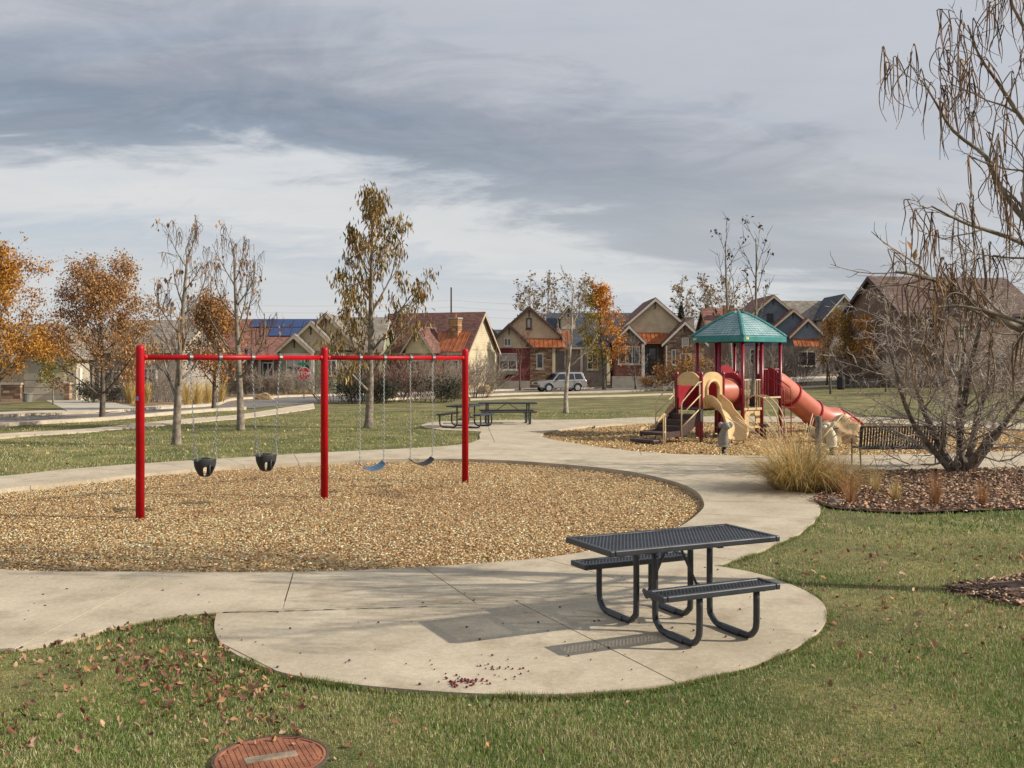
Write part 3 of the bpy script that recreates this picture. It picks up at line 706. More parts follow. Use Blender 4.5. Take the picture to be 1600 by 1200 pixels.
# ------------------------------------------------------------------ picnic tables
def picnic_table(label, loc, rz, L_=1.75, W=.76, SLn=1.2, lf=.37, group='picnic tables'):
    t = thing('picnic_table', label, 'picnic table', loc, rz, group); Z = .74
    def mesh_panel(nm, cx, cy, z, l, w, par):
        rim = MB(); b = .045; h = .05
        for sx in (-1, 1): rim.box((cx+sx*(l/2-b/2), cy, z), (b, w, h))
        for sy in (-1, 1): rim.box((cx, cy+sy*(w/2-b/2), z+.0), (l-2*b-.001, b, h))
        o = rim.build(nm, M['blackcoat'], par, bevel=.010)
        g = MB(); il, iw = l-2*b, w-2*b; sp = .034; n = int((il+iw)/sp)+2
        for sgn in (1, -1):
            for i in range(n):
                c0 = -il/2-iw/2+i*sp     # line  x - sgn*y*0.62 = c
                k = .62; pts = []
                for y_ in (-iw/2, iw/2):
                    x_ = c0+sgn*k*y_
                    pts.append((x_, y_))
                (xa, ya), (xb, yb) = pts
                if xa > xb: xa, ya, xb, yb = xb, yb, xa, ya
                if xb <= -il/2 or xa >= il/2: continue
                def at(x_): return ya+(yb-ya)*(x_-xa)/(xb-xa)
                if xa < -il/2: ya, xa = at(-il/2), -il/2
                if xb > il/2: yb, xb = at(il/2), il/2
                g.bar((cx+xa, cy+ya, z+.012+.0006*sgn), (cx+xb, cy+yb, z+.012+.0006*sgn), .0115, .005)
        tag(g.build('expanded_metal', M['blackcoat'], o), kind='stuff')
        return o
    mesh_panel('tabletop', 0, 0, Z, L_, W, t)
    for sy in (-1, 1): mesh_panel('seat', -.07 if (lf < .3 and sy < 0) else 0, sy*.66, .445, SLn, .27, t)
    for sx in (-1, 1):
        for sy in (-1, 1):
            x = sx*SLn*lf-.03*sy; mb = MB()
            P = [(x, sy*.10, Z-.02), (x, sy*.10, .16), (x, sy*.125, .085), (x, sy*.19, .036), (x, sy*.27, .028), (x, sy*.56, .028), (x, sy*.64, .036), (x, sy*.70, .085), (x, sy*.725, .16), (x, sy*.725, .42)]
            mb.tube(catmull(P, False, 3), .0265, 10); mb.build('leg', M['blackcoat'], t, smooth=True)
            mb = MB(); mb.tube([(x, sy*.30, .022), (x, sy*.53, .022)], .034, 8); mb.build('foot_pad', M['blackcoat'], t)
        x = sx*SLn*lf
        mb = MB(); mb.bar((x, -.30, Z-.035), (x, .30, Z-.035), .05, .03); mb.build('top_bracket', M['blackcoat'], t)
        mb = MB(); mb.tube([(x-.05, -.1, .30), (x+.05, .1, .30)], .02, 8); mb.tube([(x*.93, 0, .30), (sx*.05, 0, Z-.03)], .0125, 8); mb.build('brace', M['blackcoat'], t)
    return t
picnic_table('near black mesh picnic table standing on the foreground concrete pad', (1.385, 8.8, TOP-.005), math.atan2(.43, .903), 1.70, .75, 1.14, .245)
A_ = G(790, 662); B_ = G(716, 667)
picnic_table('far black picnic table seen side on, nearer to the grey car', (PX(793, 37), 37.0, TOP-.009), R(4), 2.1, .76, 2.0)
picnic_table('far black picnic table behind the right red swing post, seen end on', (PX(728, 35.0), 35.0, TOP-.009), R(72), 1.75, .76, 1.5)

# ------------------------------------------------------------------ bench by the crab apple
bn = thing('park_bench', 'black metal slat bench seen from behind beside the bare crab apple', 'bench', (PX(1412, 21.8), 21.85, TOP-.009), R(2.5), None)
# local: bench faces +Y (away from the camera), back towards the camera
prof = [(-.03, .86), (-.035, .80), (.0, .62), (.03, .47), (.07, .425), (.14, .415), (.40, .43), (.46, .42), (.48, .39)]
W_ = 1.84; ns = 30; src = None
for i in range(ns):
    x = -W_/2+.03+i*(W_-.06)/(ns-1)
    if src is None:
        mb = MB(); P = catmull([(0, a, b) for a, b in prof], False, 2); V = []
        for p in P: V += [(-.019, p.y, p.z), (.019, p.y, p.z)]
        mb.add(V, [(2*i_, 2*i_+1, 2*i_+3, 2*i_+2) for i_ in range(len(P)-1)])
        src = mb.build('slat', M['blackcoat'], bn, fix=False); s = src.modifiers.new('t', 'SOLIDIFY'); s.thickness = .006; src.location = (x, 0, 0)
    else: inst(src, 'slat', bn, (x, 0, 0))
mb = MB(); mb.tube([(-W_/2, -.03, .865), (W_/2, -.03, .865)], .02, 8); mb.build('top_rail', M['blackcoat'], bn)
mb = MB(); mb.tube([(-W_/2, .02, .40), (W_/2, .02, .40)], .022, 8); mb.tube([(-W_/2, .47, .39), (W_/2, .47, .39)], .02, 8); mb.build('seat_rail', M['blackcoat'], bn)
for sx in (-1, 1):
    x = sx*(W_/2+.005)
    mb = MB(); mb.tube([(x, -.035, .865), (x, .02, .42), (x, -.05, .0)], .018, 8); mb.build('back_leg', M['blackcoat'], bn)
    mb = MB(); mb.tube([(x, .47, .0), (x, .47, .39), (x, .47, .60), (x, .40, .64), (x, .02, .64)], .016, 8); mb.build('arm_leg', M['blackcoat'], bn)
# ------------------------------------------------------------------ play structure
M['maroon'] = mat('maroon_enamel', (.20, .006, .018), .35, .15, 4, spec=.5)
M['tan'] = mat('tan_plastic', (.60, .41, .20), .45, .10, 3, .03, 60, dirt=((.45, .30, .15), 4, .55, .80))
M['tanpipe'] = mat('tan_enamel', (.56, .43, .25), .4, .1, 5)
M['brown'] = mat('brown_plastic', (.060, .034, .030), .5, .25, 6, .1, 60)
M['redplastic'] = mat('red_plastic', (.30, .012, .022), .42, .2, 3)
M['orange'] = mat('orange_plastic', (.45, .13, .085), .40, .14, 1.6, .02, 30, dirt=((.52, .23, .17), 2.5, .52, .75))
M['teal'] = mat('teal_plastic', (.035, .20, .195), .42, .2, 3)
M['teallight'] = mat('weathered_teal_tile', (.235, .375, .385), .5, .2, 2.5, col2=(.34, .47, .48))
M['deck'] = mat('deck_coating', (.06, .05, .05), .6, .3, 8)
M['badge'] = mat('badge_yellow', (.60, .48, .15), .5, .2, 20)
PSN = Vector((PX(1161, 30.6), 30.6, PITZ+.02))
TH = R(38)
ps = thing('play_structure', 'play structure with teal roof, tan slide and orange tube slide', 'play structure', PSN, TH)
# local X runs along the right hand face (away to the right), local Y along the left hand face
def post(x, y, h, name='roof_post', cap=False, r=.055, m='maroon'):
    mb = MB()
    pr = [(r, -.2), (r, h)] if not cap else [(r, -.2), (r, h-.06), (r*1.12, h-.055), (r*1.12, h-.02), (r*.8, h+.03), (r*.25, h+.06)]
    mb.lathe(pr, 14, (x, y, 0)); return mb.build(name, M[m], ps, smooth=not cap)
EZ = 2.93
for x, y in ((.1, .1), (1.9, .1), (.1, 1.9), (1.9, 1.9), (1.0, .1), (.1, 1.0), (1.9, 1.0), (1.0, 1.9)): post(x, y, EZ-.02)
# roof: four curved faces with moulded tiles
def roofpt(u, v):
    """u,v in -1..1 over the roof square -> height with a bulging profile"""
    return 1-max(abs(u), abs(v))
mb = MB(); C0 = Vector((1, 1, 0)); HWR = 1.03; n = 12
def rh(t):        # t 0 at eave, 1 at apex
    return EZ+.14+.78*(1-(1-t)**1.32)
V = []; Fq = []
for k in range(4):
    c, s = math.cos(k*math.pi/2), math.sin(k*math.pi/2)
    for i in range(n+1):
        t = i/n; hw = HWR*(1-t*.955)
        for j in (-1, 1):
            x, y = j*hw, -hw; V.append((1+x*c-y*s, 1+x*s+y*c, rh(t)))
    o = k*2*(n+1); Fq += [(o+2*i, o+2*i+1, o+2*i+3, o+2*i+2) for i in range(n)]
V += [(1+a*HWR*.045, 1+b*HWR*.045, rh(1)) for a, b in ((-1, -1), (1, -1), (1, 1), (-1, 1))]; Fq.append((len(V)-4, len(V)-3, len(V)-2, len(V)-1))
mb.add(V, Fq); roof = mb.build('roof', M['teal'], ps, fix=False)
tl = MB(); rows = 13
for k in range(4):
    c, s = math.cos(k*math.pi/2), math.sin(k*math.pi/2)
    for i in range(rows):
        t0 = .03+i*.93/rows; t1 = t0+.93/rows*1.08; w0 = HWR*(1-t0*.955)-.085; w1 = HWR*(1-t1*.955)-.085
        if w1 < .05: continue
        m_ = max(int(2*w0/.135), 1); off = .5 if i % 2 else 0
        for j in range(-1, m_+1):
            x0 = -w0+(j+off)*2*w0/m_+.008; x1 = x0+2*w0/m_-.016; x0 = max(x0, -w0); x1 = min(x1, w0)
            if x1-x0 < .03: continue
            y0, y1 = -HWR*(1-t0*.955), -HWR*(1-t1*.955)
            P = []
            for (x, t, y, dz) in ((x0, t0, y0, .024), (x1, t0, y0, .024), (x1*w1/w0, t1, y1, .004), (x0*w1/w0, t1, y1, .004), (x0, t0, y0, -.004), (x1, t0, y0, -.004)):
                yy = y-dz*.75; P.append((1+x*c-yy*s, 1+x*s+yy*c, rh(t)+dz*.75))
            tl.add(P, [(0, 1, 2, 3), (4, 5, 1, 0), (4, 0, 3), (1, 5, 2)])
tag(tl.build('roof_tiles', M['teallight'], roof, fix=False), kind='stuff')
for k in range(4):
    c, s = math.cos(k*math.pi/2), math.sin(k*math.pi/2)
    P = []
    for i in range(n+1):
        t = i/n; hw = HWR*(1-t*.955); P.append((1+(-hw)*c-(-hw)*s, 1+(-hw)*s+(-hw)*c, rh(t)+.008))
    mb = MB(); mb.tube(P, [.055]*(n+1), 6); mb.build('ridge', M['teal'], roof, smooth=True)
    mb = MB(); a = Vector((-HWR, -HWR)); b = Vector((HWR, -HWR)); rot = lambda p: (1+p.x*c-p.y*s, 1+p.x*s+p.y*c)
    pa, pb = rot(a), rot(b); mb.bar((*pa, EZ+.07), (*pb, EZ+.07), .035, .17); mb.build('fascia', M['teal'], roof, bevel=.01)
    q = rot(Vector((-HWR+.17, -HWR-.022))); mb = MB(); mb.box((*q, EZ+.085), (.13, .012, .07) if k % 2 == 0 else (.012, .13, .07)); mb.build('badge', M['badge'], roof)
# decks
for x0, x1, y0, y1, z in ((.1, 1.0, .1, 1.9, .90), (1.0, 1.9, .1, 1.9, 1.24), (-1.8, -.85, .05, 1.0, .96)):
    mb = MB(); mb.box(((x0+x1)/2, (y0+y1)/2, z-.03), (x1-x0-.004, y1-y0, .06)); mb.build('deck', M['deck'], ps)
mb = MB(); mb.box((1.0, 1.0, 1.05), (.03, 1.76, .26)); mb.build('riser', M['brown'], ps)
# lower deck posts
for x, y in ((-1.8, .05), (-.85, .05), (-1.8, 1.0), (-.85, 1.0)): post(x, y, 1.98, 'deck_post', True)
def arch_panel(name, a, b, z0, z1, m, hole=None, thick=.03, shoulder=.2, parent=None):
    """upright panel between two points with a curved top and an optional arched opening (half width, bottom, top)"""
    a = Vector(a); b = Vector(b); d = (b-a); L_ = d.length; X = d/L_; nrm = Vector((-X.y, X.x, 0))
    top = []
    for i in range(13):
        u = i/12; z = z1-shoulder*(abs(2*u-1)**2.6); top.append((u*L_, z))
    mb = MB()
    def P(u, z, s): p = a+X*u+nrm*s; return (p.x, p.y, z)
    if hole is None:
        pts = [(0, z0), (L_, z0)]+top[::-1]
        mb.prism([P(u, z, -thick/2) for u, z in pts], nrm*thick)
    else:
        hw, hb, ht = hole; cx = L_/2
        arc = [(cx-hw*math.cos(math.pi*i/12), ht-hw+hw*math.sin(math.pi*i/12)) for i in range(13)]
        V = []
        for s in (-thick/2, thick/2):
            V += [P(u, z, s) for u, z in top]+[P(u, z, s) for u, z in arc]+[P(0, z0, s), P(cx-hw, hb, s), P(cx+hw, hb, s), P(L_, z0, s), P(cx-hw, z0, s), P(cx+hw, z0, s)]
        k = 13+13+6; Fq = []
        for o, fl in ((0, 1), (k, -1)):
            fs = [(i, i+1, 13+i+1, 13+i) for i in range(12)]
            fs += [(26, 0, 13, 27), (26, 27, 30), (29, 31, 28), (29, 28, 25, 12), (30, 27, 28, 31)]
            Fq += [tuple(o+q for q in f[::fl]) for f in fs]
        ring = list(range(12))
        Fq += [(i, i+k, i+1+k, i+1) for i in range(12)]+[(13+i, 14+i, 14+i+k, 13+i+k) for i in range(12)]
        Fq += [(26, 26+k, k, 0), (29, 12, 12+k, 29+k), (27, 13, 13+k, 27+k), (28, 28+k, 25+k, 25), (27, 27+k, 28+k, 28)]
        mb.add(V, Fq)
    return mb.build(name, M[m], parent or ps)
sl_panel = arch_panel('slide_panel', (-1.75, .05, 0), (-.90, .05, 0), .96, 2.02, 'tan', (.24, 1.00, 1.76), .05, .16)
# swollen hood round the slide opening
mb = MB(); cx = -1.325; hw = .27; P = [(cx-hw*math.cos(math.pi*i/14)*(1+.0), .02, 1.50+hw*math.sin(math.pi*i/14)) for i in range(15)]
P = [(cx-hw, .02, 1.02)]+P+[(cx+hw, .02, 1.02)]
mb.tube(catmull(P, False, 2), .055, 8); mb.build('hood', M['tan'], sl_panel, smooth=True)
mb = MB()
arch_panel('back_panel', (-1.75, 1.0, 0), (-.90, 1.0, 0), .96, 1.9, 'redplastic', None, .04, .18)
arch_panel('stair_panel', (-1.8, .10, 0), (-1.8, .95, 0), 1.62, 2.02, 'tan', None, .05, .2)
# tunnel between the two decks
tun = MB(); P = [(-.86+.93*i/8, .53, 1.42) for i in range(9)]
tun.tube(P, .40, 26, cap=False); tn = tun.build('tunnel', M['orange'], ps, smooth=True)
s = tn.modifiers.new('t', 'SOLIDIFY'); s.thickness = .02
for x in (-.80, .04):
    mb = MB(); mb.lathe([(.40, -.02), (.445, -.02), (.445, .02), (.40, .02)], 26, (x, .53, 1.42), Matrix.Rotation(R(90), 3, 'Y')); mb.build('tunnel_flange', M['redplastic'], ps)
for a in (200, 235, 270):
    q = R(a); mb = MB(); c = Vector((-.42+.13*(a-235)/35, .53+.402*math.sin(q-R(25)), 1.42+.402*math.cos(q-R(25)-R(180))*-.25)); mb.lathe([(.045, -.004), (.045, .004)], 12, c, Matrix.Rotation(R(90), 3, 'X')); mb.build('porthole', M['deck'], tn)
arch_panel('tunnel_panel', (.1, .12, 0), (.1, .98, 0), .90, 1.98, 'redplastic', (.36, 1.0, 1.80), .04, .24)
# tan slide
sm = MB(); path = [(-1.325, .0, 1.02), (-1.325, -.15, 1.00), (-1.28, -.38, .82), (-1.27, -.62, .56), (-1.36, -.88, .30), (-1.55, -1.08, .15), (-1.78, -1.22, .12)]
pts = catmull(path, False, 4); prof_ = [(-.27, .26), (-.285, .20), (-.25, .06), (-.16, .0), (.16, .0), (.25, .06), (.285, .20), (.27, .26)]
V = []; nn = len(pts)
for i, p in enumerate(pts):
    t = (pts[min(i+1, nn-1)]-pts[max(i-1, 0)]); t.z = 0; t.normalize(); sd = Vector((-t.y, t.x, 0)); k = 1.3 if i < 10 else (1.0 if i < nn-6 else .8)
    for u, h in prof_: V.append(tuple(p+sd*u+Vector((0, 0, h*(k if h > .1 else 1)))))
m_ = len(prof_)
sm.add(V, [(i*m_+j, i*m_+j+1, (i+1)*m_+j+1, (i+1)*m_+j) for i in range(nn-1) for j in range(m_-1)])
sl = sm.build('slide', M['tan'], ps, smooth=True, fix=False); s = sl.modifiers.new('t', 'SOLIDIFY'); s.thickness = .035; s.offset = 0
for e in (-1, 1):
    mb = MB(); mb.tube([pts[-5]+Vector((.24*e, 0, 0)), pts[-4]+Vector((.27*e, 0, -.14))], .022, 8); mb.build('slide_foot', M['brown'], ps)
# transfer stairs on the left
dirn = -1
def step(x0, x1, z, y0=.08, y1=.98):
    mb = MB(); mb.box(((x0+x1)/2, (y0+y1)/2, z-.04), (abs(x1-x0), y1-y0, .08)); return mb.build('step', M['brown'], ps, bevel=.015)
for i, (x0, x1, z) in enumerate(((-2.08, -1.84, .80), (-2.36, -2.08, .64), (-2.64, -2.36, .48), (-3.30, -2.64, .32), (-3.75, -3.34, .14))): step(x0, x1, z)
for y in (.05, 1.01):
    mb = MB(); mb.prism([(-1.84, y-.02, .98), (-1.84, y-.02, .62), (-2.25, y-.02, .34), (-2.66, y-.02, .20), (-3.30, y-.02, .18), (-3.30, y-.02, .34), (-2.66, y-.02, .36), (-2.5, y-.02, .58)], (0, .04, 0)); mb.build('stringer', M['brown'], ps)
for x, z in ((-2.07, .72), (-2.35, .56), (-2.63, .40)):
    mb = MB(); mb.box((x, .53, z-.06), (.02, .90, .16)); mb.build('riser', M['brown'], ps)
mb = MB(); mb.prism([(-3.28, 1.04, .34), (-2.68, 1.04, .37), (-1.9, 1.04, .98), (-1.93, 1.04, 1.12), (-2.05, 1.04, 1.06), (-2.25, 1.04, .86), (-2.72, 1.04, .47), (-3.25, 1.04, .43)], (0, .03, 0)); mb.build('side_guard', M['tan'], ps)
for y in (.02, 1.03):
    for P in ([(-2.66, y, .0), (-2.66, y, 1.12), (-2.60, y, 1.20), (-1.95, y, 1.72), (-1.82, y, 1.74)], [(-2.66, y, .80), (-1.86, y, 1.36)], [(-2.66, y, .45), (-1.86, y, .98)], [(-1.9, y, .95), (-1.9, y, 1.70)]):
        mb = MB(); mb.tube(P, .018, 8); mb.build('handrail', M['tanpipe'], ps, smooth=True)
mb = MB(); P = [(-3.36, -.02, -.1), (-3.36, -.02, .78)]+[(-3.36-.09+.09*math.cos(math.pi*i/8), -.02-.05+.05*math.cos(math.pi*i/8), .78+.09*math.sin(math.pi*i/8)) for i in range(9)]+[(-3.54, -.12, -.1)]
mb.tube(P, .019, 8); mb.tube([(-3.36, -.02, .36), (-3.54, -.12, .36)], .014, 6); mb.build('grab_loop', M['tanpipe'], ps, smooth=True)
for x, y in ((-3.25, .12), (-3.25, .94)):
    mb = MB(); mb.tube([(x, y, -.1), (x, y, .28)], .025, 8); mb.build('step_leg', M['tanpipe'], ps)
# grey clamp band on the near deck post
mb = MB(); mb.lathe([(.06, .60), (.06, .95)], 14, (-1.8, .05, 0)); mb.build('clamp_band', M['steel'], ps)
# near face, left bay: tan rails and arch climber
for u0, u1 in ((.14, .38), (.70, .96)):
    P = [(u0, .1, .88), (u0, .1, 1.72), (u0+.03, .1, 1.76), (u1-.03, .1, 1.76), (u1, .1, 1.72), (u1, .1, .88)]
    mb = MB(); mb.tube(P, .017, 8); mb.build('rail_frame', M['tanpipe'], ps)
    for k in range(1, 3):
        mb = MB(); x = u0+(u1-u0)*k/3; mb.tube([(x, .1, .90), (x, .1, 1.76)], .011, 6); mb.build('rail_bar', M['tanpipe'], ps)
for x in (.40, .70):
    P = [(x, .08, 1.22), (x, -.1, 1.30), (x+.05, -.42, 1.22), (x+.12, -.72, .90), (x+.18, -.86, .45), (x+.2, -.90, -.1)]
    mb = MB(); mb.tube(catmull(P, False, 5), .021, 8); mb.build('climber_arch', M['tanpipe'], ps, smooth=True)
mb = MB(); mb.box((.55, .085, .885), (.82, .05, .07)); mb.build('deck_edge', M['tanpipe'], ps)
pan = arch_panel('bubble_panel', (.18, 1.86, 0), (.95, 1.86, 0), .90, 2.05, 'tan', (.25, 1.0, 1.80), .05, .2)
mb = MB(); mb.lathe([(.19, -.03), (.19, .0), (.15, .05), (.06, .075), (.001, .08)], 18, (.92, 1.02, 1.80), Matrix.Rotation(R(90), 3, 'X')); mb.lathe([(.22, -.04), (.22, .012), (.19, .012)], 18, (.92, 1.02, 1.80), Matrix.Rotation(R(90), 3, 'X')); mb.build('bubble_window', M['redplastic'], ps, smooth=True)
for x in (.36, .56, .76):
    mb = MB(); mb.box((x, 1.90, 1.40), (.06, .03, .95)); mb.build('panel_slat', M['tan'], ps)
# under the deck: counter and a curved tan play panel
mb = MB(); mb.box((.14, .55, .40), (.04, .82, .62)); mb.build('counter_panel', M['brown'], ps)
for z in (.55, .30):
    mb = MB(); mb.box((.08, .55, z), (.16, .70, .05)); mb.build('counter_shelf', M['brown'], ps)
arch_panel('play_panel', (.20, .12, 0), (.92, .12, 0), .30, .84, 'tan', (.17, .40, .76), .04, .02)
mb = MB(); mb.lathe([(.03, .0), (.03, .34), (.17, .36), (.19, .42), (.05, .44)], 14, (.72, -.25, 0)); mb.build('stool', M['brown'], ps, smooth=True)
mb = MB(); mb.box((.55, 1.0, .16), (.6, .5, .10)); mb.build('low_bench', M['brown'], ps)
# near face, right bay: red panel, rails, ladder
arch_panel('red_panel', (1.94, .95, 0), (1.94, .15, 0), 1.24, 2.12, 'redplastic', None, .04, .22)
arch_panel('red_panel', (1.05, 1.9, 0), (1.85, 1.9, 0), 1.24, 2.20, 'redplastic', None, .04, .22)
for u0, u1 in ((1.05, 1.30), (1.60, 1.86)):
    P = [(u0, .1, 1.24), (u0, .1, 2.04), (u0+.03, .1, 2.08), (u1-.03, .1, 2.08), (u1, .1, 2.04), (u1, .1, 1.24)]
    mb = MB(); mb.tube(P, .017, 8); mb.build('rail_frame', M['maroon'], ps)
    mb = MB(); mb.tube([((u0+u1)/2, .1, 1.24), ((u0+u1)/2, .1, 2.08)], .011, 6); mb.build('rail_bar', M['maroon'], ps)
for x in (1.28, 1.62):
    P = [(x, .10, 1.80), (x, -.05, 1.78), (x, -.45, 1.55), (x, -.52, 1.46), (x, -.52, -.1)]
    mb = MB(); mb.tube(P, .016, 8); mb.build('ladder_rail', M['maroon'], ps, smooth=True)
for z in (.28, .60, .92, 1.14):
    mb = MB(); mb.box((1.45, -.50, z), (.66 if z < 1 else .36, .07, .025)); mb.build('rung', M['maroon'], ps)
mb = MB(); mb.box((1.45, .08, 1.215), (.86, .05, .05)); mb.build('deck_edge', M['tanpipe'], ps)
# orange tube slide
P = [(1.92, .55, 1.66), (2.25, .55, 1.63), (2.75, .53, 1.38), (3.40, .50, 1.00), (4.05, .46, .66), (4.6, .40, .45), (5.15, .32, .40)]
pts = catmull(P, False, 6); mb = MB(); mb.tube(pts, .39, 26, cap=False); ts = mb.build('tube_slide', M['orange'], ps, smooth=True)
s = ts.modifiers.new('t', 'SOLIDIFY'); s.thickness = .02
for i in (14, 24):
    d_ = (pts[i+1]-pts[i-1]).normalized(); mb = MB(); q = d_.to_track_quat('Z', 'Y').to_matrix(); mb.lathe([(.39, -.03), (.435, -.03), (.435, .03), (.39, .03)], 26, pts[i], q); mb.build('slide_joint', M['redplastic'], ps)
# open chute at the foot
V = []; ch = catmull([(5.15, .32, .40), (5.5, .26, .36), (5.95, .18, .30)], False, 4); n_ = 13
for k, p in enumerate(ch):
    t = k/(len(ch)-1); a_lim = R(150-75*t)
    for j in range(n_):
        a = -a_lim+2*a_lim*j/(n_-1); V.append((p.x, p.y+.39*math.sin(a), p.z-.39*math.cos(a)*(1 if t < .5 else .9)))
mb = MB(); mb.add(V, [(i*n_+j, i*n_+j+1, (i+1)*n_+j+1, (i+1)*n_+j) for i in range(len(ch)-1) for j in range(n_-1)])
cu = mb.build('chute', M['orange'], ps, smooth=True, fix=False); s = cu.modifiers.new('t', 'SOLIDIFY'); s.thickness = .03
for e in (0, n_-1):
    mb = MB(); mb.tube([V[i*n_+e] for i in range(len(ch))], .03, 8); mb.build('chute_lip', M['redplastic'], ps, smooth=True)
mb = MB(); mb.tube([(3.9, .47, -.1), (3.9, .47, .36)], .03, 8); mb.build('slide_support', M['maroon'], ps)

# ------------------------------------------------------------------ climbing boulder, timber post, spring riders
M['boulder'] = mat('tan_boulder', (.38, .25, .13), .85, .35, 3, 1.0, 9, col2=(.56, .40, .22), dirt=((.20, .13, .07), 5, .52, .66))
def boulder(name, label, loc, size, seed, m='boulder', cat='boulder', group=None, rough=.22):
    me = bpy.data.meshes.new(name); bm = bmesh.new(); bmesh.ops.create_icosphere(bm, subdivisions=4, radius=1)
    rr = random.Random(seed); pl = [(Vector((rr.gauss(0, 1), rr.gauss(0, 1), rr.gauss(0, .8))).normalized(), rr.uniform(.62, .92)) for _ in range(16)]
    ph = [rr.uniform(0, 6) for _ in range(6)]
    for v in bm.verts:
        p = v.co.copy()
        for n_, d_ in pl:
            k = p.dot(n_)
            if k > d_: p -= n_*(k-d_)*.85
        w = 1+rough*.3*(math.sin(p.x*5+ph[0])*math.sin(p.y*4+ph[1])+math.sin(p.z*7+ph[2])*math.sin(p.x*6+ph[3]))
        v.co = Vector((p.x*w*size[0]/2, p.y*w*size[1]/2, max(p.z*w, -.55)*size[2]/1.4+size[2]*.36))
    bm.to_mesh(me); bm.free(); me.materials.append(M[m])
    for f in me.polygons: f.use_smooth = True
    o = bpy.data.objects.new(name, me); COL.objects.link(o); o.location = loc
    return tag(o, label, cat, group)
boulder('climbing_boulder', 'large tan climbing boulder in front of the tube slide foot', (PX(1310, 29.2), 29.3, PITZ), (1.5, 1.0, .68), 11, rough=.5)
M['timber'] = mat('grey_timber', (.14, .11, .085), .85, .35, 9, .7, 30, col2=(.24, .20, .16))
tp = MB(); tp.lathe([(.078, -.3), (.080, .5), (.076, 1.06), (.070, 1.08)], 12, (0, 0, 0))
o = tp.build('timber_post', M['timber'], smooth=False); o.location = (PX(1279, 23.9), 23.9, PITZ); tag(o, 'grey weathered timber post behind the straw coloured grass clump', 'post')
M['ridergrey'] = mat('grey_plastic', (.20, .185, .17), .5, .2, 6)
M['ridercream'] = mat('cream_plastic', (.56, .50, .36), .5, .12, 6)
M['navy'] = mat('navy_plastic', (.018, .024, .04), .4, .2, 8)
def rider(label, loc, rz, m, body, foot):
    t = thing('spring_rider', label, 'spring rider', loc, rz, 'spring riders')
    # local: animal faces -Y side to side; spring, foot plate, body, saddle, head with ears, handle
    mb = MB(); mb.tube([(.052*math.cos(a*.5), .052*math.sin(a*.5), -.05+a*.0062) for a in range(0, 42)], .014, 6); mb.tube([(0, 0, -.1), (0, 0, .20)], .045, 10); mb.build('spring', M['navy'], t, smooth=True)
    mb = MB(); mb.ellipsoid((0, 0, .235), (.20, .15, .028), 18, 6); mb.build('foot_plate', M[foot], t, smooth=True)
    mb = MB(); P = [(0, .03, .24), (0, .02, .36), (0, .0, .50), (0, -.06, .62), (0, -.12, .72)]
    mb.tube(catmull(P, False, 3), [.10, .115, .125, .13, .13, .125, .12, .11, .10, .09, .085, .08, .075], 14); mb.build('body', M[body], t, smooth=True)
    mb = MB(); mb.ellipsoid((0, .085, .40), (.062, .055, .125), 12, 9); mb.build('saddle', M['navy'], t, smooth=True)
    hd = MB(); hd.ellipsoid((0, -.15, .745), (.105, .12, .095), 14, 9); hd.ellipsoid((0, -.27, .72), (.06, .09, .055), 12, 8); h = hd.build('head', M[body], t, smooth=True)
    for e in (-1, 1):
        mb = MB(); mb.ellipsoid((.125*e, -.12, .77), (.07, .022, .075), 10, 7, Matrix.Rotation(R(-18*e), 3, 'Y')); mb.build('ear', M[body], h, smooth=True)
        mb = MB(); mb.tube([(.05*e, -.03, .66), (.16*e, .0, .69), (.20*e, .0, .70)], .014, 8); mb.build('handle', M['navy'], t, smooth=True)
        mb = MB(); mb.ellipsoid((.06*e, -.235, .775), (.016, .014, .016), 8, 6); mb.build('eye', M['navy'], h, smooth=True)
    return t
rider('grey animal spring rider at the front edge of the playground chips', (PX(1132, 25.2), 25.3, PITZ+.02), R(10), None, 'ridergrey', 'ridergrey')
rider('cream animal spring rider beside the timber post', (PX(1303, 25.0), 25.2, PITZ+.02), R(-50), None, 'ridercream', 'ridercream')
# ------------------------------------------------------------------ houses across the street
M['sid_tan'] = courses('tan_siding', (0.58, 0.478, 0.319), kind='siding', row=.2)
M['sid_cream'] = courses('cream_siding', (.50, .42, .28), kind='siding', row=.2)
M['sid_green'] = courses('green_siding', (0.24, 0.255, 0.158), kind='siding', row=.2)
M['sid_olive'] = courses('olive_siding', (0.405, 0.36, 0.232), kind='siding', row=.2)
M['sid_maroon'] = courses('maroon_siding', (0.173, 0.036, 0.039), kind='siding', row=.2)
M['sid_blue'] = courses('slate_blue_siding', (0.154, 0.19, 0.226), kind='siding', row=.25)
M['sid_grey'] = courses('grey_siding', (0.304, 0.268, 0.225), kind='siding', row=.2)
M['sid_white'] = courses('pale_siding', (.40, .35, .27), kind='siding', row=.2)
M['sid_brown'] = courses('brown_siding', (0.216, 0.142, 0.101), kind='siding', row=.22)
M['stone'] = courses('stone_veneer', (0.352, 0.232, 0.152), kind='stone', row=.17, width=.42, var=.55)
M['brickr'] = courses('red_brick', (0.308, 0.119, 0.084), kind='brick', row=.09, width=.25, var=.25, mortar=(.3, .25, .2))
M['rf_brown'] = courses('brown_shingles', (0.195, 0.098, 0.078), kind='shingle', row=.16, width=.35, var=.3, bump=.4)
M['rf_red'] = courses('red_brown_shingles', (0.263, 0.125, 0.094), kind='shingle', row=.16, width=.35, var=.3, bump=.4)
M['rf_grey'] = courses('grey_shingles', (0.257, 0.223, 0.182), kind='shingle', row=.16, width=.35, var=.3, bump=.4)
M['rf_slate'] = courses('slate_shingles', (0.074, 0.084, 0.102), kind='shingle', row=.16, width=.35, var=.3, bump=.4)
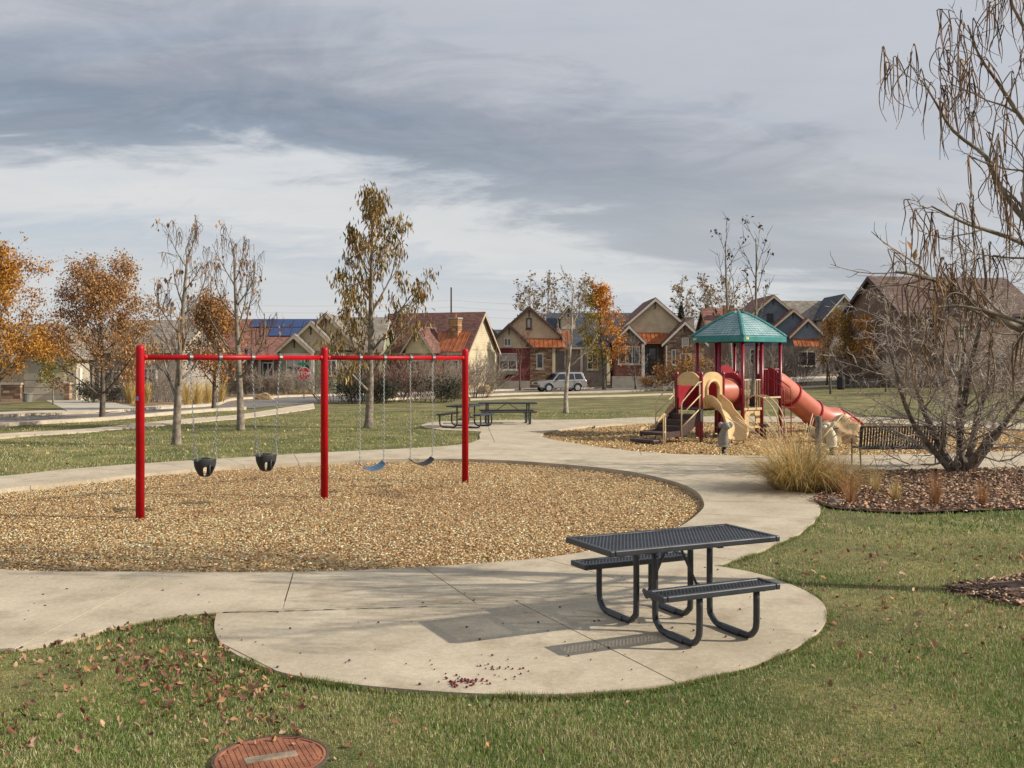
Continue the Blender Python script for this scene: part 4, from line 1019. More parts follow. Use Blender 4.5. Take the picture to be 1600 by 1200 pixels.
M['rf_dark'] = courses('dark_brown_shingles', (0.15, 0.098, 0.081), kind='shingle', row=.16, width=.35, var=.3, bump=.4)
M['sid_dark'] = courses('dark_brown_siding', (0.182, 0.123, 0.092), kind='siding', row=.22)
M['copper'] = mat('copper_sheet', (.45, .13, .045), .4, .25, 1.5, metal=.45, col2=(.55, .20, .085))
M['trimt'] = mat('taupe_trim', (0.45, 0.375, 0.277), .6, .12, 3)
M['trimw'] = mat('white_trim', (.60, .56, .48), .6, .1, 3)
M['trimd'] = mat('dark_trim', (.055, .045, .04), .6, .2, 3)
M['trimg'] = mat('grey_trim', (.20, .19, .17), .6, .12, 3)
M['glass'] = mat('window_glass', (.035, .042, .05), .08, .5, .8, spec=.8)
M['blind'] = mat('window_blind', (.42, .40, .36), .3, .15, 2, spec=.7)
M['doorg'] = mat('dark_green_door', (.022, .06, .045), .4, .2, 3)
M['doord'] = mat('dark_door', (.07, .06, .055), .4, .2, 3)
M['garage'] = mat('garage_door_paint', (.50, .44, .33), .55, .06, 2)
M['found'] = mat('foundation', (.36, .33, .28), .85, .15, 2)
M['solar'] = mat('solar_cell', (.018, .04, .13), .18, .2, 6, spec=.8)
M['stonec'] = courses('chimney_stone', (.36, .20, .10), kind='stone', row=.2, width=.4, var=.5)

class House:
    """one house: local X along the street, local Y away from the camera, origin at px centre and depth d"""
    def __init__(s, name, label, px, d, rz=0, zb=None):
        s.d = d; s.px = px; x = PX(px, d); s.z0 = float(gz(x, d)) if zb is None else zb
        s.t = thing(name, label, 'house', (x, d, s.z0), rz, 'houses across the street')
    def X(s, px): return (px-s.px)/F*s.d
    def Z(s, py): return PZ(py, s.d)-s.z0
    def box(s, nm, x0, x1, z0, z1, y0, y1, m, parent=None):
        mb = MB(); mb.box(((x0+x1)/2, (y0+y1)/2, (z0+z1)/2), (x1-x0, y1-y0, z1-z0)); return mb.build(nm, M[m], parent or s.t)
    def gable(s, pl, pr, pe, pp, y, depth, wall, roof, trim='trimt', lower=None, ph=None, over=.35, base=-.4, brackets=True):
        """front gable: left/right pixel, eave row, ridge row; wall is the gable siding, lower an optional material below row ph"""
        xl, xr, ze, zp = s.X(pl)+over, s.X(pr)-over, s.Z(pe), s.Z(pp); xm = (xl+xr)/2; k = (zp-ze)/(xm-xl+over)
        zt = ze+k*over
        zs = s.Z(ph) if ph else base
        mb = MB()
        if zs < zt: mb.prism([(xl, y, zs), (xr, y, zs), (xr, y, zt), (xm, y, zp-.02), (xl, y, zt)], (0, depth, 0))
        else: mb.prism([(xl, y, zt), (xr, y, zt), (xm, y, zp-.02)], (0, depth, 0))
        mb.build('gable_wall', M[wall], s.t)
        if lower:
            mb = MB(); mb.box((xm, y+depth/2+.02, (base+zs)/2-.002), (xr-xl-.02, depth, zs-base)); mb.build('wall', M[lower], s.t)
        yf = y-.4
        for e in (-1, 1):
            xe = xm+e*(xr-xl)/2+e*over; th = .14
            mb = MB(); mb.prism([(xm, yf, zp), (xe, yf, ze), (xe, yf, ze+th*.9), (xm, yf, zp+th)], (0, depth+.5, 0)); mb.build('roof', M[roof], s.t)
            nn = Vector((e*(zp-ze), 0, abs(xe-xm))).normalized()
            a = Vector((xm, yf-.03, zp-.10)); b = Vector((xe, yf-.03, ze-.10)); mb = MB()
            mb.prism([(xm, yf-.045, zp+.03), (xe, yf-.045, ze+.03), (xe, yf-.045, ze-.20), (xm, yf-.045, zp-.26)], (0, .04, 0)); mb.build('barge_board', M[trim], s.t)
        if brackets:
            mb = MB(); zb_ = zp-.30; mb.prism([(xm-.05, y-.38, zb_), (xm+.05, y-.38, zb_), (xm+.05, y-.38, zb_-.12), (xm-.05, y-.38, zb_-.12)], (0, .38, 0)); mb.box((xm, y-.03, zb_-.35), (.10, .06, .7)); mb.build('gable_bracket', M['trimd'], s.t)
        return xl, xr, zt
    def side(s, x0, x1, ze, zr, y0, y1, wall, roof, base=-.4, over=.35, trim='trimt', end=None):
        """ridge along X"""
        ym = (y0+y1)/2; k = (zr-ze)/(ym-y0+over); zt = ze+k*over
        mb = MB(); mb.box(((x0+x1)/2, ym, (base+zt)/2), (x1-x0, y1-y0, zt-base)); mb.build('wall', M[wall], s.t)
        for x, dx in ((x0, .06), (x1-.06, .06)):
            mb = MB(); mb.prism([(x, y0+.005, zt-.01), (x, y1-.005, zt-.01), (x, ym, zr-.02)], (dx, 0, 0)); mb.build('gable_wall', M[end or wall], s.t)
        for e in (-1, 1):
            ye = ym+e*((y1-y0)/2+over)
            mb = MB(); mb.prism([(x0-over, ym, zr), (x0-over, ye, ze), (x0-over, ye, ze+.13), (x0-over, ym, zr+.14)], (x1-x0+2*over, 0, 0)); mb.build('roof', M[roof], s.t)
            for x in (x0-over-.03, x1+over-.01):
                mb = MB(); mb.prism([(x, ym, zr+.02), (x, ye, ze+.02), (x, ye, ze-.2), (x, ym, zr-.24)], (.04, 0, 0)); mb.build('barge_board', M[trim], s.t)
        mb = MB(); mb.box(((x0+x1)/2, y0-over-.02, ze-.03), (x1-x0+2*over, .06, .2)); mb.build('fascia', M[trim], s.t)
    def shed(s, x0, x1, ya, za, yb, zb_, roof='copper', seams=True):
        """sloping sheet from the eave (ya, za) up to the wall (yb, zb) with standing seams"""
        mb = MB(); mb.prism([(x0, ya, za), (x0, yb, zb_), (x0, yb, zb_-.08), (x0, ya, za-.08)], (x1-x0, 0, 0)); o = mb.build('metal_roof', M[roof], s.t)
        n = max(int((x1-x0)/.42), 2)
        if seams:
            src = None
            for i in range(n+1):
                x = x0+(x1-x0)*i/n
                if src is None:
                    mb = MB(); mb.bar((0, ya, za+.02), (0, yb, zb_+.02), .035, .05); src = mb.build('seam', M[roof], o); src.location = (x, 0, 0)
                else: inst(src, 'seam', o, (x, 0, 0))
        return o
    def window(s, p0, p1, q0, q1, y, n=2, trim='trimw', rows=2, glass='glass'):
        x0, x1, z0, z1 = s.X(p0), s.X(p1), s.Z(q1), s.Z(q0); t = .10; mb = MB()
        for x in (x0+t/2, x1-t/2): mb.box((x, y-.03, (z0+z1)/2), (t, .14, z1-z0))
        for z in (z0+t/2, z1-t/2): mb.box(((x0+x1)/2, y-.028, z), (x1-x0-2*t+.002, .14, t))
        w = (x1-x0-2*t)/n
        for i in range(1, n): mb.box((x0+t+w*i, y-.025, (z0+z1)/2), (.09, .12, z1-z0-2*t))
        f = mb.build('window', M[trim], s.t)
        hh = (z1-z0-2*t)/rows
        for i in range(n):
            for j in range(rows):
                mb = MB(); mb.box((x0+t+w*(i+.5), y-.0, z0+t+hh*(j+.5)), (w-.04, .04, hh-.05)); mb.build('pane', M['blind' if (j == rows-1 and glass == 'blind') else 'glass'], f)
        mb = MB(); mb.box(((x0+x1)/2, y-.08, z0-.05), (x1-x0+.16, .2, .08)); mb.build('sill', M[trim], f)
        return f
    def door(s, p0, p1, q0, q1, y, m='doord', trim='trimw'):
        x0, x1, z0, z1 = s.X(p0), s.X(p1), s.Z(q1), s.Z(q0); mb = MB(); t = .12
        for x in (x0+t/2, x1-t/2): mb.box((x, y-.03, (z0+z1)/2), (t, .12, z1-z0))
        mb.box(((x0+x1)/2, y-.03, z1-t/2), (x1-x0-2*t, .119, t)); mb.build('door_frame', M[trim], s.t)
        d_ = s.box('door', x0+t, x1-t, z0, z1-t, y-.03, y+.02, m)
        s.box('pane', x0+t+.15, x1-t-.15, (z0+z1)/2, z1-t-.2, y-.05, y-.035, 'glass', d_)
        mb = MB(); mb.ellipsoid((x1-t-.1, y-.08, (z0+z1)/2-.1), (.04, .04, .04), 8, 6); mb.build('handle', M['steel'], d_)
    def column(s, px, q0, y, w=.22, m='trimw', base=-.3):
        x = s.X(px); s.box('porch_column', x-w/2, x+w/2, base, s.Z(q0), y-w/2, y+w/2, m)

# A: pale house with garage at far left
h = House('garage_house', 'pale single storey house with cream garage door behind the oaks', 70, 62)
h.side(h.X(-140), h.X(62), h.Z(560), h.Z(505), 1.5, 10, 'sid_tan', 'rf_grey'); h.gable(22, 128, 562, 508, 0, 8, 'sid_white', 'rf_grey', 'trimw', 'sid_white', 566)
h.side(h.X(112), h.X(262), h.Z(548), h.Z(497), 2.2, 11, 'sid_grey', 'rf_grey')
gd = h.box('garage_door', h.X(38), h.X(103), -.05, h.Z(583), -.05, .03, 'garage')
for i in range(1, 4):
    z = (h.Z(583)+.05)*i/4-.05; h.box('door_panel', h.X(38)+.04, h.X(103)-.04, z-(h.Z(583)+.05)/4+.03, z-.02, -.09, -.055, 'garage', gd)
h.box('door_panel', h.X(38)+.04, h.X(103)-.04, (h.Z(583)+.05)*.75-.02, h.Z(583)-.03, -.09, -.055, 'garage', gd)
for a, b in ((6, 36), (104, 112)):
    h.box('stone_pier', h.X(a), h.X(b), -.3, h.Z(601), -.35, .25, 'stone'); h.box('pier_cap', h.X(a)-.08, h.X(b)+.08, h.Z(601), h.Z(601)+.12, -.42, .32, 'trimt')
h.column(117, 575, .5, .35); h.window(140, 168, 580, 606, 2.2, 2); h.door(122, 136, 572, 620, 2.18, 'doord')
h.window(196, 226, 575, 602, 2.2, 2)

# B: brown house with solar panels
h = House('solar_house', 'brown house with blue solar panels on its red brown roof', 375, 92)
h.side(h.X(262), h.X(470), h.Z(560), h.Z(497), 0, 11, 'sid_brown', 'rf_red')
ym = 5.5; y0, z0_, y1_, z1_ = -.35, h.Z(560)+.13, ym, h.Z(497)+.14
sl_ = Vector((0, y1_-y0, z1_-z0_)); un = sl_.normalized(); nr = Vector((0, -un.z, un.y)); src = None
for r_, (a, b) in enumerate(((.52, .74), (.755, .975))):
    for i in range(9 if r_ else 6):
        x = h.X(372+(0 if r_ else 36))+i*.98+.5
        ca = Vector((x, y0, z0_))+sl_*((a+b)/2)+nr*.08
        if src is None:
            mb = MB(); L2 = sl_.length*(b-a); mb.box((0, 0, 0), (.94, L2, .05), M=Matrix((Vector((1, 0, 0)), un, nr)).transposed()); src = mb.build('solar_panel', M['solar'], h.t); src.location = ca
        else: inst(src, 'solar_panel', h.t, ca)
h.window(300, 322, 566, 590, 0, 2); h.window(345, 368, 566, 590, 0, 2); h.window(410, 428, 566, 590, 0, 2)
h.box('porch_column', h.X(405), h.X(409), -.3, h.Z(556), -.3, .1, 'trimt')

# C: olive house with three stepped gables
h = House('gabled_house', 'olive green house with three stepped tan gables behind the stop sign', 480, 82)
h.gable(430, 490, 552, 524, 0, 5, 'sid_olive', 'rf_grey', 'trimt', 'sid_green', 552)
h.gable(438, 524, 545, 503, 1.2, 7, 'sid_tan', 'rf_grey', 'trimt', 'sid_green', 548)
h.gable(444, 556, 543, 489, 2.6, 9, 'sid_tan', 'rf_grey', 'trimt', 'sid_green', 550)
h.side(h.X(520), h.X(585), h.Z(548), h.Z(492), 3.0, 12, 'sid_green', 'rf_grey')
h.box('lintel', h.X(432), h.X(490), h.Z(557), h.Z(552), -.06, .02, 'trimw')
h.window(447, 472, 560, 587, 0, 2, rows=2, glass='blind'); h.door(475, 486, 560, 600, -.02, 'doorg', 'trimw'); h.column(489, 555, -.15)
h.window(505, 522, 562, 588, 1.2, 2); h.column(530, 552, 1.6); h.box('foundation', h.X(433), h.X(489), -.5, .35, -.12, -.03, 'stone')
h.box('porch_step', h.X(492), h.X(530), -.4, .18, .2, 1.1, 'found')

# D: house with copper roof and stone chimney, turned so its right gable end shows
h = House('copper_roof_house', 'large house with brown roof, stone chimney and cream gable end', 735, 90, R(-22))
ze, zr = h.Z(552), h.Z(487); h.side(-9.6, -.35, ze, zr, 0, 6.6, 'stone', 'rf_brown', end='sid_cream')
h.box('wall', -.35, -.30, -.4, ze+.3, .02, 6.58, 'sid_cream')
mid_y, mid_z = 1.25, ze+(zr-ze)*(1.6/3.65)+.22
h.shed(-3.7, -.55, -.5, ze+.16, mid_y, mid_z+.06); h.shed(-6.6, -4.2, -1.1, ze-.35, .0, ze-.02)
ch_ = h.box('chimney', -2.5, -1.6, ze+.4, h.Z(497), .8, 1.7, 'stonec'); h.box('chimney_cap', -2.56, -1.54, h.Z(497), h.Z(497)+.12, .74, 1.76, 'found', ch_); mb = MB(); mb.tube([(-2.05, 1.25, h.Z(497)+.1), (-2.05, 1.25, h.Z(489))], .13, 8); mb.build('flue', M['copper'], ch_)
h.gable(630, 688, 552, 512, -1.6, 5, 'sid_tan', 'rf_brown', 'trimt', 'stone', 552)
h.window(640, 668, 563, 581, -1.6, 2); h.box('porch_column', -2.75, -2.45, -.3, ze-.2, -1.0, -.7, 'copper'); h.window(703, 716, 562, 585, 0, 1)
h.box('porch_wall', -5.6, -3.0, -.4, .9, -1.2, -1.0, 'brickr')

# E: maroon and stone house
h = House('maroon_house', 'maroon and stone house with copper porch roof behind the grey car', 820, 98)
h.gable(772, 882, 528, 479, 1.5, 9, 'sid_tan', 'rf_red', 'trimd', 'stone', 540)
h.gable(757, 834, 545, 507, 0, 6, 'sid_tan', 'rf_red', 'trimd', 'sid_maroon', 544)
h.box('wall', h.X(826), h.X(884), -.4, h.Z(541), .05, 1.6, 'stone'); h.shed(h.X(822), h.X(886), -.35, h.Z(542), 1.52, h.Z(528))
h.side(h.X(884), h.X(952), h.Z(543), h.Z(513), 2.5, 9, 'sid_grey', 'rf_slate')
h.shed(h.X(874), h.X(897), 1.9, h.Z(536), 2.6, h.Z(515))
h.window(780, 808, 552, 578, 0, 2, rows=2, glass='blind'); h.box('flower_box', h.X(778), h.X(810), h.Z(585), h.Z(580), -.35, -.02, 'trimg')
h.window(838, 849, 552, 576, .05, 1); h.window(787, 799, 528, 541, 0, 2, rows=1); h.window(822.5, 831, 496, 513, 1.5, 1, 'trimd', rows=1, glass='blind')
h.box('foundation', h.X(760), h.X(828), -.5, h.Z(595), -.06, -.01, 'found'); h.box('porch_column', h.X(863), h.X(867.5), -.3, h.Z(541), -.25, .04, 'sid_cream')
h.box('porch_shade_panel', h.X(868), h.X(882), 0, h.Z(548), .02, .08, 'doord'); h.column(911, 545, 2.2); h.window(920, 938, 553, 578, 2.5, 2)  # flat dark panel on the wall stands in for shade inside the porch

# F: tan house with front door
h = House('porch_house', 'tan house with dark front door, white porch column and stone gable', 1030, 98)
h.gable(972, 1084, 514, 465, 2.0, 9, 'sid_tan', 'rf_brown', 'trimw', 'sid_brown', 532)
h.gable(956, 1009, 536, 509, .2, 5, 'sid_grey', 'rf_brown', 'trimw', 'brickr', 536, brackets=True)
h.gable(1033, 1106, 539, 503, 0, 8, 'stone', 'rf_brown', 'trimw')
h.shed(h.X(1000), h.X(1048), .3, h.Z(536), 2.0, h.Z(519))
h.box('chimney', h.X(1083), h.X(1096), 2, h.Z(493), 4, 4.8, 'sid_grey'); h.box('chimney_cap', h.X(1082), h.X(1097), h.Z(493), h.Z(491), 3.9, 4.9, 'trimw')
h.window(966, 1000, 541, 569, .2, 3); h.door(1014, 1033, 539, 586, 1.98, 'doord', 'trimg'); h.column(1005, 537, .1, .3); h.column(1041, 540, -.15, .12)
h.window(1049, 1056, 546, 570, 0, 1); h.window(1065, 1076, 528, 540, 0, 1, 'trimw', 1, 'blind'); h.window(1062, 1080, 552, 572, 0, 2)
h.box('foundation', h.X(956), h.X(1012), -.5, h.Z(588), -.3, .15, 'found'); h.box('porch_floor', h.X(1012), h.X(1040), -.5, h.Z(587), .2, 1.95, 'found')
for i in range(3): h.box('porch_step', h.X(1018), h.X(1042), -.5, h.Z(587)-.18*(i+1), -.15-.35*i, .2-.35*i, 'found')

# G: slate blue house right of the playground roof
h = House('blue_house', 'slate blue house with stepped gables right of the teal roof', 1235, 112)
h.gable(1166, 1268, 503, 460, 2.5, 10, 'sid_blue', 'rf_red', 'trimt', 'sid_grey', 540)
h.gable(1205, 1282, 516, 483, 1.2, 6, 'sid_blue', 'rf_red', 'trimt', 'sid_grey', 540)
h.gable(1232, 1290, 527, 498, 0, 5, 'sid_blue', 'rf_red', 'trimt', 'sid_grey', 540)
h.shed(h.X(1238), h.X(1284), -.9, h.Z(541), .0, h.Z(529)); h.window(1207, 1217, 488, 500, 2.5, 1, 'trimd', 1); h.window(1247, 1275, 549, 572, 0, 2); h.window(1180, 1200, 545, 570, 2.5, 2)
h.box('chimney', h.X(1147), h.X(1163), 2, h.Z(473), 5, 6, 'stonec'); h.side(h.X(1120), h.X(1172), h.Z(515), h.Z(478), 4, 11, 'sid_brown', 'rf_red')

# I: grey roofed houses further back on the right
h = House('grey_roof_house', 'house with long grey shingle roof behind the blue house', 1290, 132)
h.side(h.X(1246), h.X(1330), h.Z(520), h.Z(466), 2, 14, 'sid_grey', 'rf_grey'); h.gable(1284, 1352, 500, 461, 0, 8, 'sid_white', 'rf_slate', 'trimw', 'sid_grey', 520)
h.window(1335, 1341, 472, 484, 0, 1, 'trimw', 1); h.window(1265, 1280, 530, 550, 2, 2)
# J: dark brown house behind the crab apple
h = House('dark_brown_house', 'dark brown two storey house behind the bare crab apple', 1480, 80, R(10))
h.side(h.X(1402), h.X(1640), h.Z(492), h.Z(428), 0, 9, 'sid_dark', 'rf_dark', trim='trimd'); h.gable(1450, 1530, 500, 462, -1.4, 6, 'sid_dark', 'rf_dark', 'trimd', 'sid_dark', 540)
for a in (1412, 1472, 1560): h.window(a, a+20, 553, 577, -1.4 if a == 1472 else 0, 2, 'trimt')
h.window(1480, 1498, 508, 526, -1.4, 2, 'trimt')
# H: slate roofed house behind the maroon one
h = House('slate_roof_house', 'house with long dark slate roof between the maroon and tan houses', 925, 138)
h.side(h.X(860), h.X(990), h.Z(530), h.Z(488), 0, 10, 'sid_tan', 'rf_slate'); h.gable(873, 902, 498, 479, -1.5, 5, 'sid_tan', 'rf_slate', 'trimt', 'sid_tan', 520); h.window(884, 890, 490, 498, -1.5, 1, 'trimw', 1)
h = House('far_blue_house', 'small distant house with blue gable between the copper and maroon houses', 768, 190)
h.side(h.X(744), h.X(792), h.Z(536), h.Z(515), 0, 9, 'sid_cream', 'rf_slate'); h.gable(756, 782, 528, 514, -1.2, 5, 'sid_blue', 'rf_slate', 'trimd', 'sid_cream', 532); h.window(765, 772, 533, 541, -1.2, 1)
# ------------------------------------------------------------------ trees
M['bark_grey'] = mat('grey_bark', (.16, .125, .095), .9, .35, 7, .8, 22, col2=(.30, .25, .195))
M['bark_dark'] = mat('dark_bark', (.085, .065, .05), .9, .35, 7, .8, 22, col2=(.17, .135, .105))
M['bark_pale'] = mat('pale_bark', (.28, .23, .18), .9, .3, 7, .6, 22, col2=(.44, .38, .31))
M['bark_red'] = mat('reddish_twigs', (.16, .075, .055), .85, .3, 7)
M['bark_crab'] = mat('crab_apple_bark', (.10, .075, .058), .9, .4, 5, .9, 16, col2=(.24, .195, .155))
M['twig'] = mat('grey_twigs', (.22, .165, .125), .85, .3, 6, col2=(.36, .29, .23))
M['twig_pale'] = mat('pale_twigs', (.30, .235, .185), .85, .3, 6, col2=(.46, .39, .32))
M['twig_dark'] = mat('dark_twigs', (.11, .08, .06), .85, .3, 6)
M['pod'] = mat('seed_pods', (.10, .055, .030), .75, .5, 5, col2=(.28, .15, .065))
UP = Vector((0, 0, 1))
class Tree:
    def __init__(s, seed): s.r = random.Random(seed); s.br = []; s.tips = []
    def rv(s): return Vector((s.r.gauss(0, 1), s.r.gauss(0, 1), s.r.gauss(0, 1)))
    def grow(s, p, d, L_, r, lv, P):
        ns = P['seg'][lv]; pts = [p.copy()]; d = d.normalized(); r1 = r*P['tap'][lv]; ds = []
        for i in range(ns):
            d = (d+s.rv()*P['wob'][lv]+UP*P['trop'][lv]).normalized(); p = p+d*(L_/ns); pts.append(p.copy()); ds.append(d.copy())
        rad = [r+(r1-r)*i/ns for i in range(ns+1)]
        if lv == 0 and r > .05:          # root flare
            pts.insert(1, pts[0].lerp(pts[1], .32)); ds.insert(0, ds[0]); rad = [r*1.55, r*1.08]+rad[1:]; ns += 1
        s.br.append((pts, rad, lv))
        s.children(pts, ds, L_, r, r1, lv, P)
    def children(s, pts, ds, L_, r, r1, lv, P):
        ns = len(pts)-1
        if lv >= P['max']: s.tips.append((pts[-1], ds[-1])); s.tips.append((pts[len(pts)//2], ds[len(ds)//2])); return
        n = P['n'][lv]; n = n if lv == 0 else max(1, int(n*s.r.uniform(.75, 1.25))); az = s.r.uniform(0, 6.28)
        for k in range(n):
            t = P['t0'][lv]+(1-P['t0'][lv])*((k+s.r.uniform(.1, .9))/n); t = min(t, .995)
            f = t*ns; i = min(int(f), ns-1); q = pts[i].lerp(pts[i+1], f-i); dd = ds[i]
            az += 2.4+s.r.gauss(0, .35); a = R(P['ang'][lv]*s.r.uniform(.75, 1.25)*(1-P.get('close', .25)*t))
            o = dd.orthogonal().normalized(); o = Matrix.Rotation(az, 3, dd) @ o
            nd = dd*math.cos(a)+o*math.sin(a)
            sh = P['shape'](t) if lv == 0 else (1-.45*t)
            s.grow(q, nd, L_*P['lr'][lv]*sh*s.r.uniform(.8, 1.2), max((r+(r1-r)*t)*P['rr'][lv], P.get('rmin', .003)), lv+1, P)
        if lv > 0: s.tips.append((pts[-1], ds[-1]))
    def mesh(s, parent, trunk_m, twig_m, split=1, rs=1.0, name='branches'):
        a, b = MB(), MB()
        for pts, rad, lv in s.br:
            (a if lv <= split else b).tube(pts, [x*rs for x in rad], (9, 6, 4, 3, 3, 3)[lv], cap=lv <= 1)
        if a.v: a.build('trunk', trunk_m, parent, smooth=True, fix=False)
        if b.v: tag(b.build(name, twig_m, parent, smooth=True, fix=False), kind='stuff')
    def leaves(s, parent, n, size, pal, spread, droop=.2, name='crown', aspect=.55, where=None, mat_='leaf', clump=6):
        g = np.random.default_rng(s.r.randrange(1 << 30)); T = [t for t in s.tips if where is None or where(t[0])]
        if not T: return
        tp = np.array([t[0] for t in T]); k = g.integers(0, len(tp), max(n//clump, 1)); base = np.repeat(tp[k], clump, 0)
        n = len(base); pos = base+g.normal(0, spread, (n, 3))
        leaf_cards(name, pos, size, pal, droop, aspect, g, parent, mat_, np.repeat(g.uniform(.75, 1.2, len(k)), clump))
    def pods(s, parent, n, L_=.32, rad=.0045, where=None, sm=1):
        mb = MB(); T = [t for t in s.tips if where is None or where(t[0])]; LB = [q for q in s.br if q[2] >= 2]
        for _ in range(n):
            p, d = s.r.choice(T); m = s.r.choice((1, 1, 2, 2, 3))
            if LB:
                for _k in range(8):
                    q_ = s.r.choice(LB); i_ = s.r.randrange(len(q_[0])-1); p = q_[0][i_].lerp(q_[0][i_+1], s.r.random()); d = (q_[0][i_+1]-q_[0][i_]).normalized()
                    if where is None or where(p): break
            for q in range(m):
                l = L_*s.r.uniform(.6, 1.3); o = s.rv(); o.z = 0; o *= .045; c = s.rv(); c.z = 0; c *= .05
                pts = [p, p+d*.03+o*.4+Vector((0, 0, -.01)), p+o+Vector((0, 0, -l*.4))+c, p+o*1.15+Vector((0, 0, -l*.75))+c*.7, p+o*.9+Vector((0, 0, -l))-c*.3]
                if sm > 1: pts = catmull(pts, False, sm)
                m_ = len(pts)-1; mb.tube(pts, [rad*(.45+.55*math.sin(math.pi*min(1, i_/m_+.12))) for i_ in range(m_+1)], 3, cap=False)
        return tag(mb.build('seed_pods', M['pod'], parent, smooth=True, fix=False), kind='stuff')

def leaf_cards(name, pos, size, pal, droop, aspect, g, parent, mat_='leaf', shade=None):
    n = len(pos); l = g.uniform(.65, 1.3, n)*size
    hang = droop >= .9
    Rm = rotmats(g.uniform(0, 6.283, n), g.normal(0, .5 if hang else .9, n), g.normal(1.3 if hang else droop*1.5, .33 if hang else .8, n))
    base = np.array([(0, 0, 0), (.5, -aspect*.5, .06), (1, 0, -.10), (.5, aspect*.5, .06)])
    V = np.einsum('nij,nkj->nki', Rm, base[None]*l[:, None, None])+pos[:, None, :]
    Fa = (np.array([(0, 1, 2), (0, 2, 3)])[None]+(np.arange(n)*4)[:, None, None]).reshape(-1, 3)
    c = np.array(pal)[g.integers(0, len(pal), n)]*g.uniform(.8, 1.2, n)[:, None]
    return np_mesh(name, V.reshape(-1, 3), Fa, M[mat_], np.repeat(c, 4, 0), parent)

def tree_at(name, label, px, py, group, rz=0, d=None):
    p = G(px, py) if d is None else Vector((PX(px, d), d, float(gz(PX(px, d), d))))
    return thing(name, label, 'tree', p, rz, group), p
OAK = [(.34, .14, .035), (.42, .20, .045), (.27, .105, .035), (.46, .25, .06), (.20, .085, .04), (.38, .22, .10)]
OAKB = [(.38, .20, .075), (.46, .27, .11), (.30, .15, .065), (.50, .33, .17), (.22, .11, .055), (.42, .20, .055)]
GOLD = [(.46, .22, .035), (.52, .28, .05), (.40, .17, .03), (.50, .25, .04), (.30, .13, .03)]
def oak(label, px, py, H_, W_, first, pal, nl, seed, size=.11, thin=False, d=None):
    t, p = tree_at('oak_tree', label, px, py, 'street oaks in autumn leaf', d=d); T = Tree(seed); TL = H_*.84
    P = dict(seg=(9, 5, 4, 3), wob=(.018, .10, .15, .2), trop=(.10, .07, .05, .02), tap=(.15, .3, .35, .4), n=(24, 7, 5, 0), t0=(first/TL, .2, .2, 0), ang=(62, 48, 48, 42), lr=(W_*.50/TL, .48, .5, .5), rr=(.40, .5, .5, .5), max=3, shape=lambda t: .48+.68*math.sin(min(1, (1-t)*1.15+.10)*math.pi*.70), close=.45)
    T.grow(Vector((0, 0, -.1)), UP, TL, H_*.021, 0, P); T.mesh(t, M['bark_dark'], M['twig_dark'])
    ph = seed*1.7
    T.leaves(t, nl, size, pal, .15, .35, clump=9, where=lambda q: math.sin(q.x*2.6+ph)*math.sin(q.y*2.3+ph)+math.sin(q.z*2.9+ph+q.x) > (-1.15 if seed == 22 else -.7)); return t
oak('golden oak at the left edge of the picture', -22, 664, 6.1, 4.8, 1.35, GOLD, 19000, 21, .105)
oak('broad rust brown oak left of the red swing frame', 160, 655, 5.75, 4.8, 1.1, OAKB, 21000, 22, .10)
oak('small rusty oak behind the two pod hung trees', 334, 642, 5.4, 3.0, 1.35, OAK+OAKB, 9000, 23, .12)
def catalpa(label, px, py, H_, seed, W_=.42, pods=150, leaf=None, rad=.02, bare=True, first=.28, nb=9, bark='bark_grey'):
    t, p = tree_at('catalpa_tree', label, px, py, 'catalpa trees on the lawn'); T = Tree(seed)
    P = dict(seg=(9, 7, 5, 4), wob=(.022, .10, .16, .22), trop=(.08, .11, .09, .02), tap=(.22, .28, .3, .4), n=(nb, 6, 5, 0), t0=(first, .2, .2, 0), ang=(56, 44, 48, 40), lr=(W_, .48, .42, .5), rr=(.5, .55, .55, .5), max=3, shape=lambda t: 1.15-.72*t, close=.3, rmin=.005)
    T.grow(Vector((0, 0, -.1)), UP, H_, H_*rad, 0, P); T.mesh(t, M[bark], M['twig_dark'], rs=1.0)
    if seed == 40: t.rotation_euler.z = math.pi
    T.pods(t, pods, .40, .0085)
    if leaf:
        T.leaves(t, *leaf)
    return t
CATL = [(.22, .155, .045), (.32, .21, .07), (.36, .20, .07), (.16, .13, .035), (.44, .32, .13), (.28, .14, .05), (.13, .12, .035)]
catalpa('bare pod hung tree with low left limb, nearest behind the swing frame', 276, 695, 5.3, 31, .44, 120, (110, .14, OAKB, .10, .9), .023, nb=13)
catalpa('bare pod hung tree left of the middle swing post', 376, 672, 6.1, 37, .42, 150, (120, .14, OAKB, .10, .9), .021, nb=13)
catalpa('tallest pod hung tree with drooping olive brown leaves behind the swings', 576, 668, 7.3, 40, .40, 120, (3400, .22, CATL, .13, 1.0, 'crown', .26, None, 'leaf', 6), .0195, nb=16, first=.20)
def bare(name, label, px, py, H_, seed, W_=.45, lv=3, rad=.018, bark='bark_grey', twig='twig', first=.3, nb=10, n1=6, n2=5, ang=48, d=None, group='bare trees', trop=.12, leaf=None, rmin=.006):
    t, p = tree_at(name, label, px, py, group, d=d); T = Tree(seed)
    P = dict(seg=(7, 5, 4, 3), wob=(.05, .12, .17, .2), trop=(.03, trop, trop*.7, .03), tap=(.25, .3, .35, .4), n=(nb, n1, n2, 0), t0=(first, .2, .2, 0), ang=(ang, 42, 42, 40), lr=(W_, .5, .5, .5), rr=(.5, .55, .55, .5), max=lv, shape=lambda t: 1.1-.6*t, close=.3, rmin=rmin)
    T.grow(Vector((0, 0, -.1)), UP, H_, H_*rad, 0, P); T.mesh(t, M[bark], M[twig])
    if leaf: T.leaves(t, *leaf)
    return t
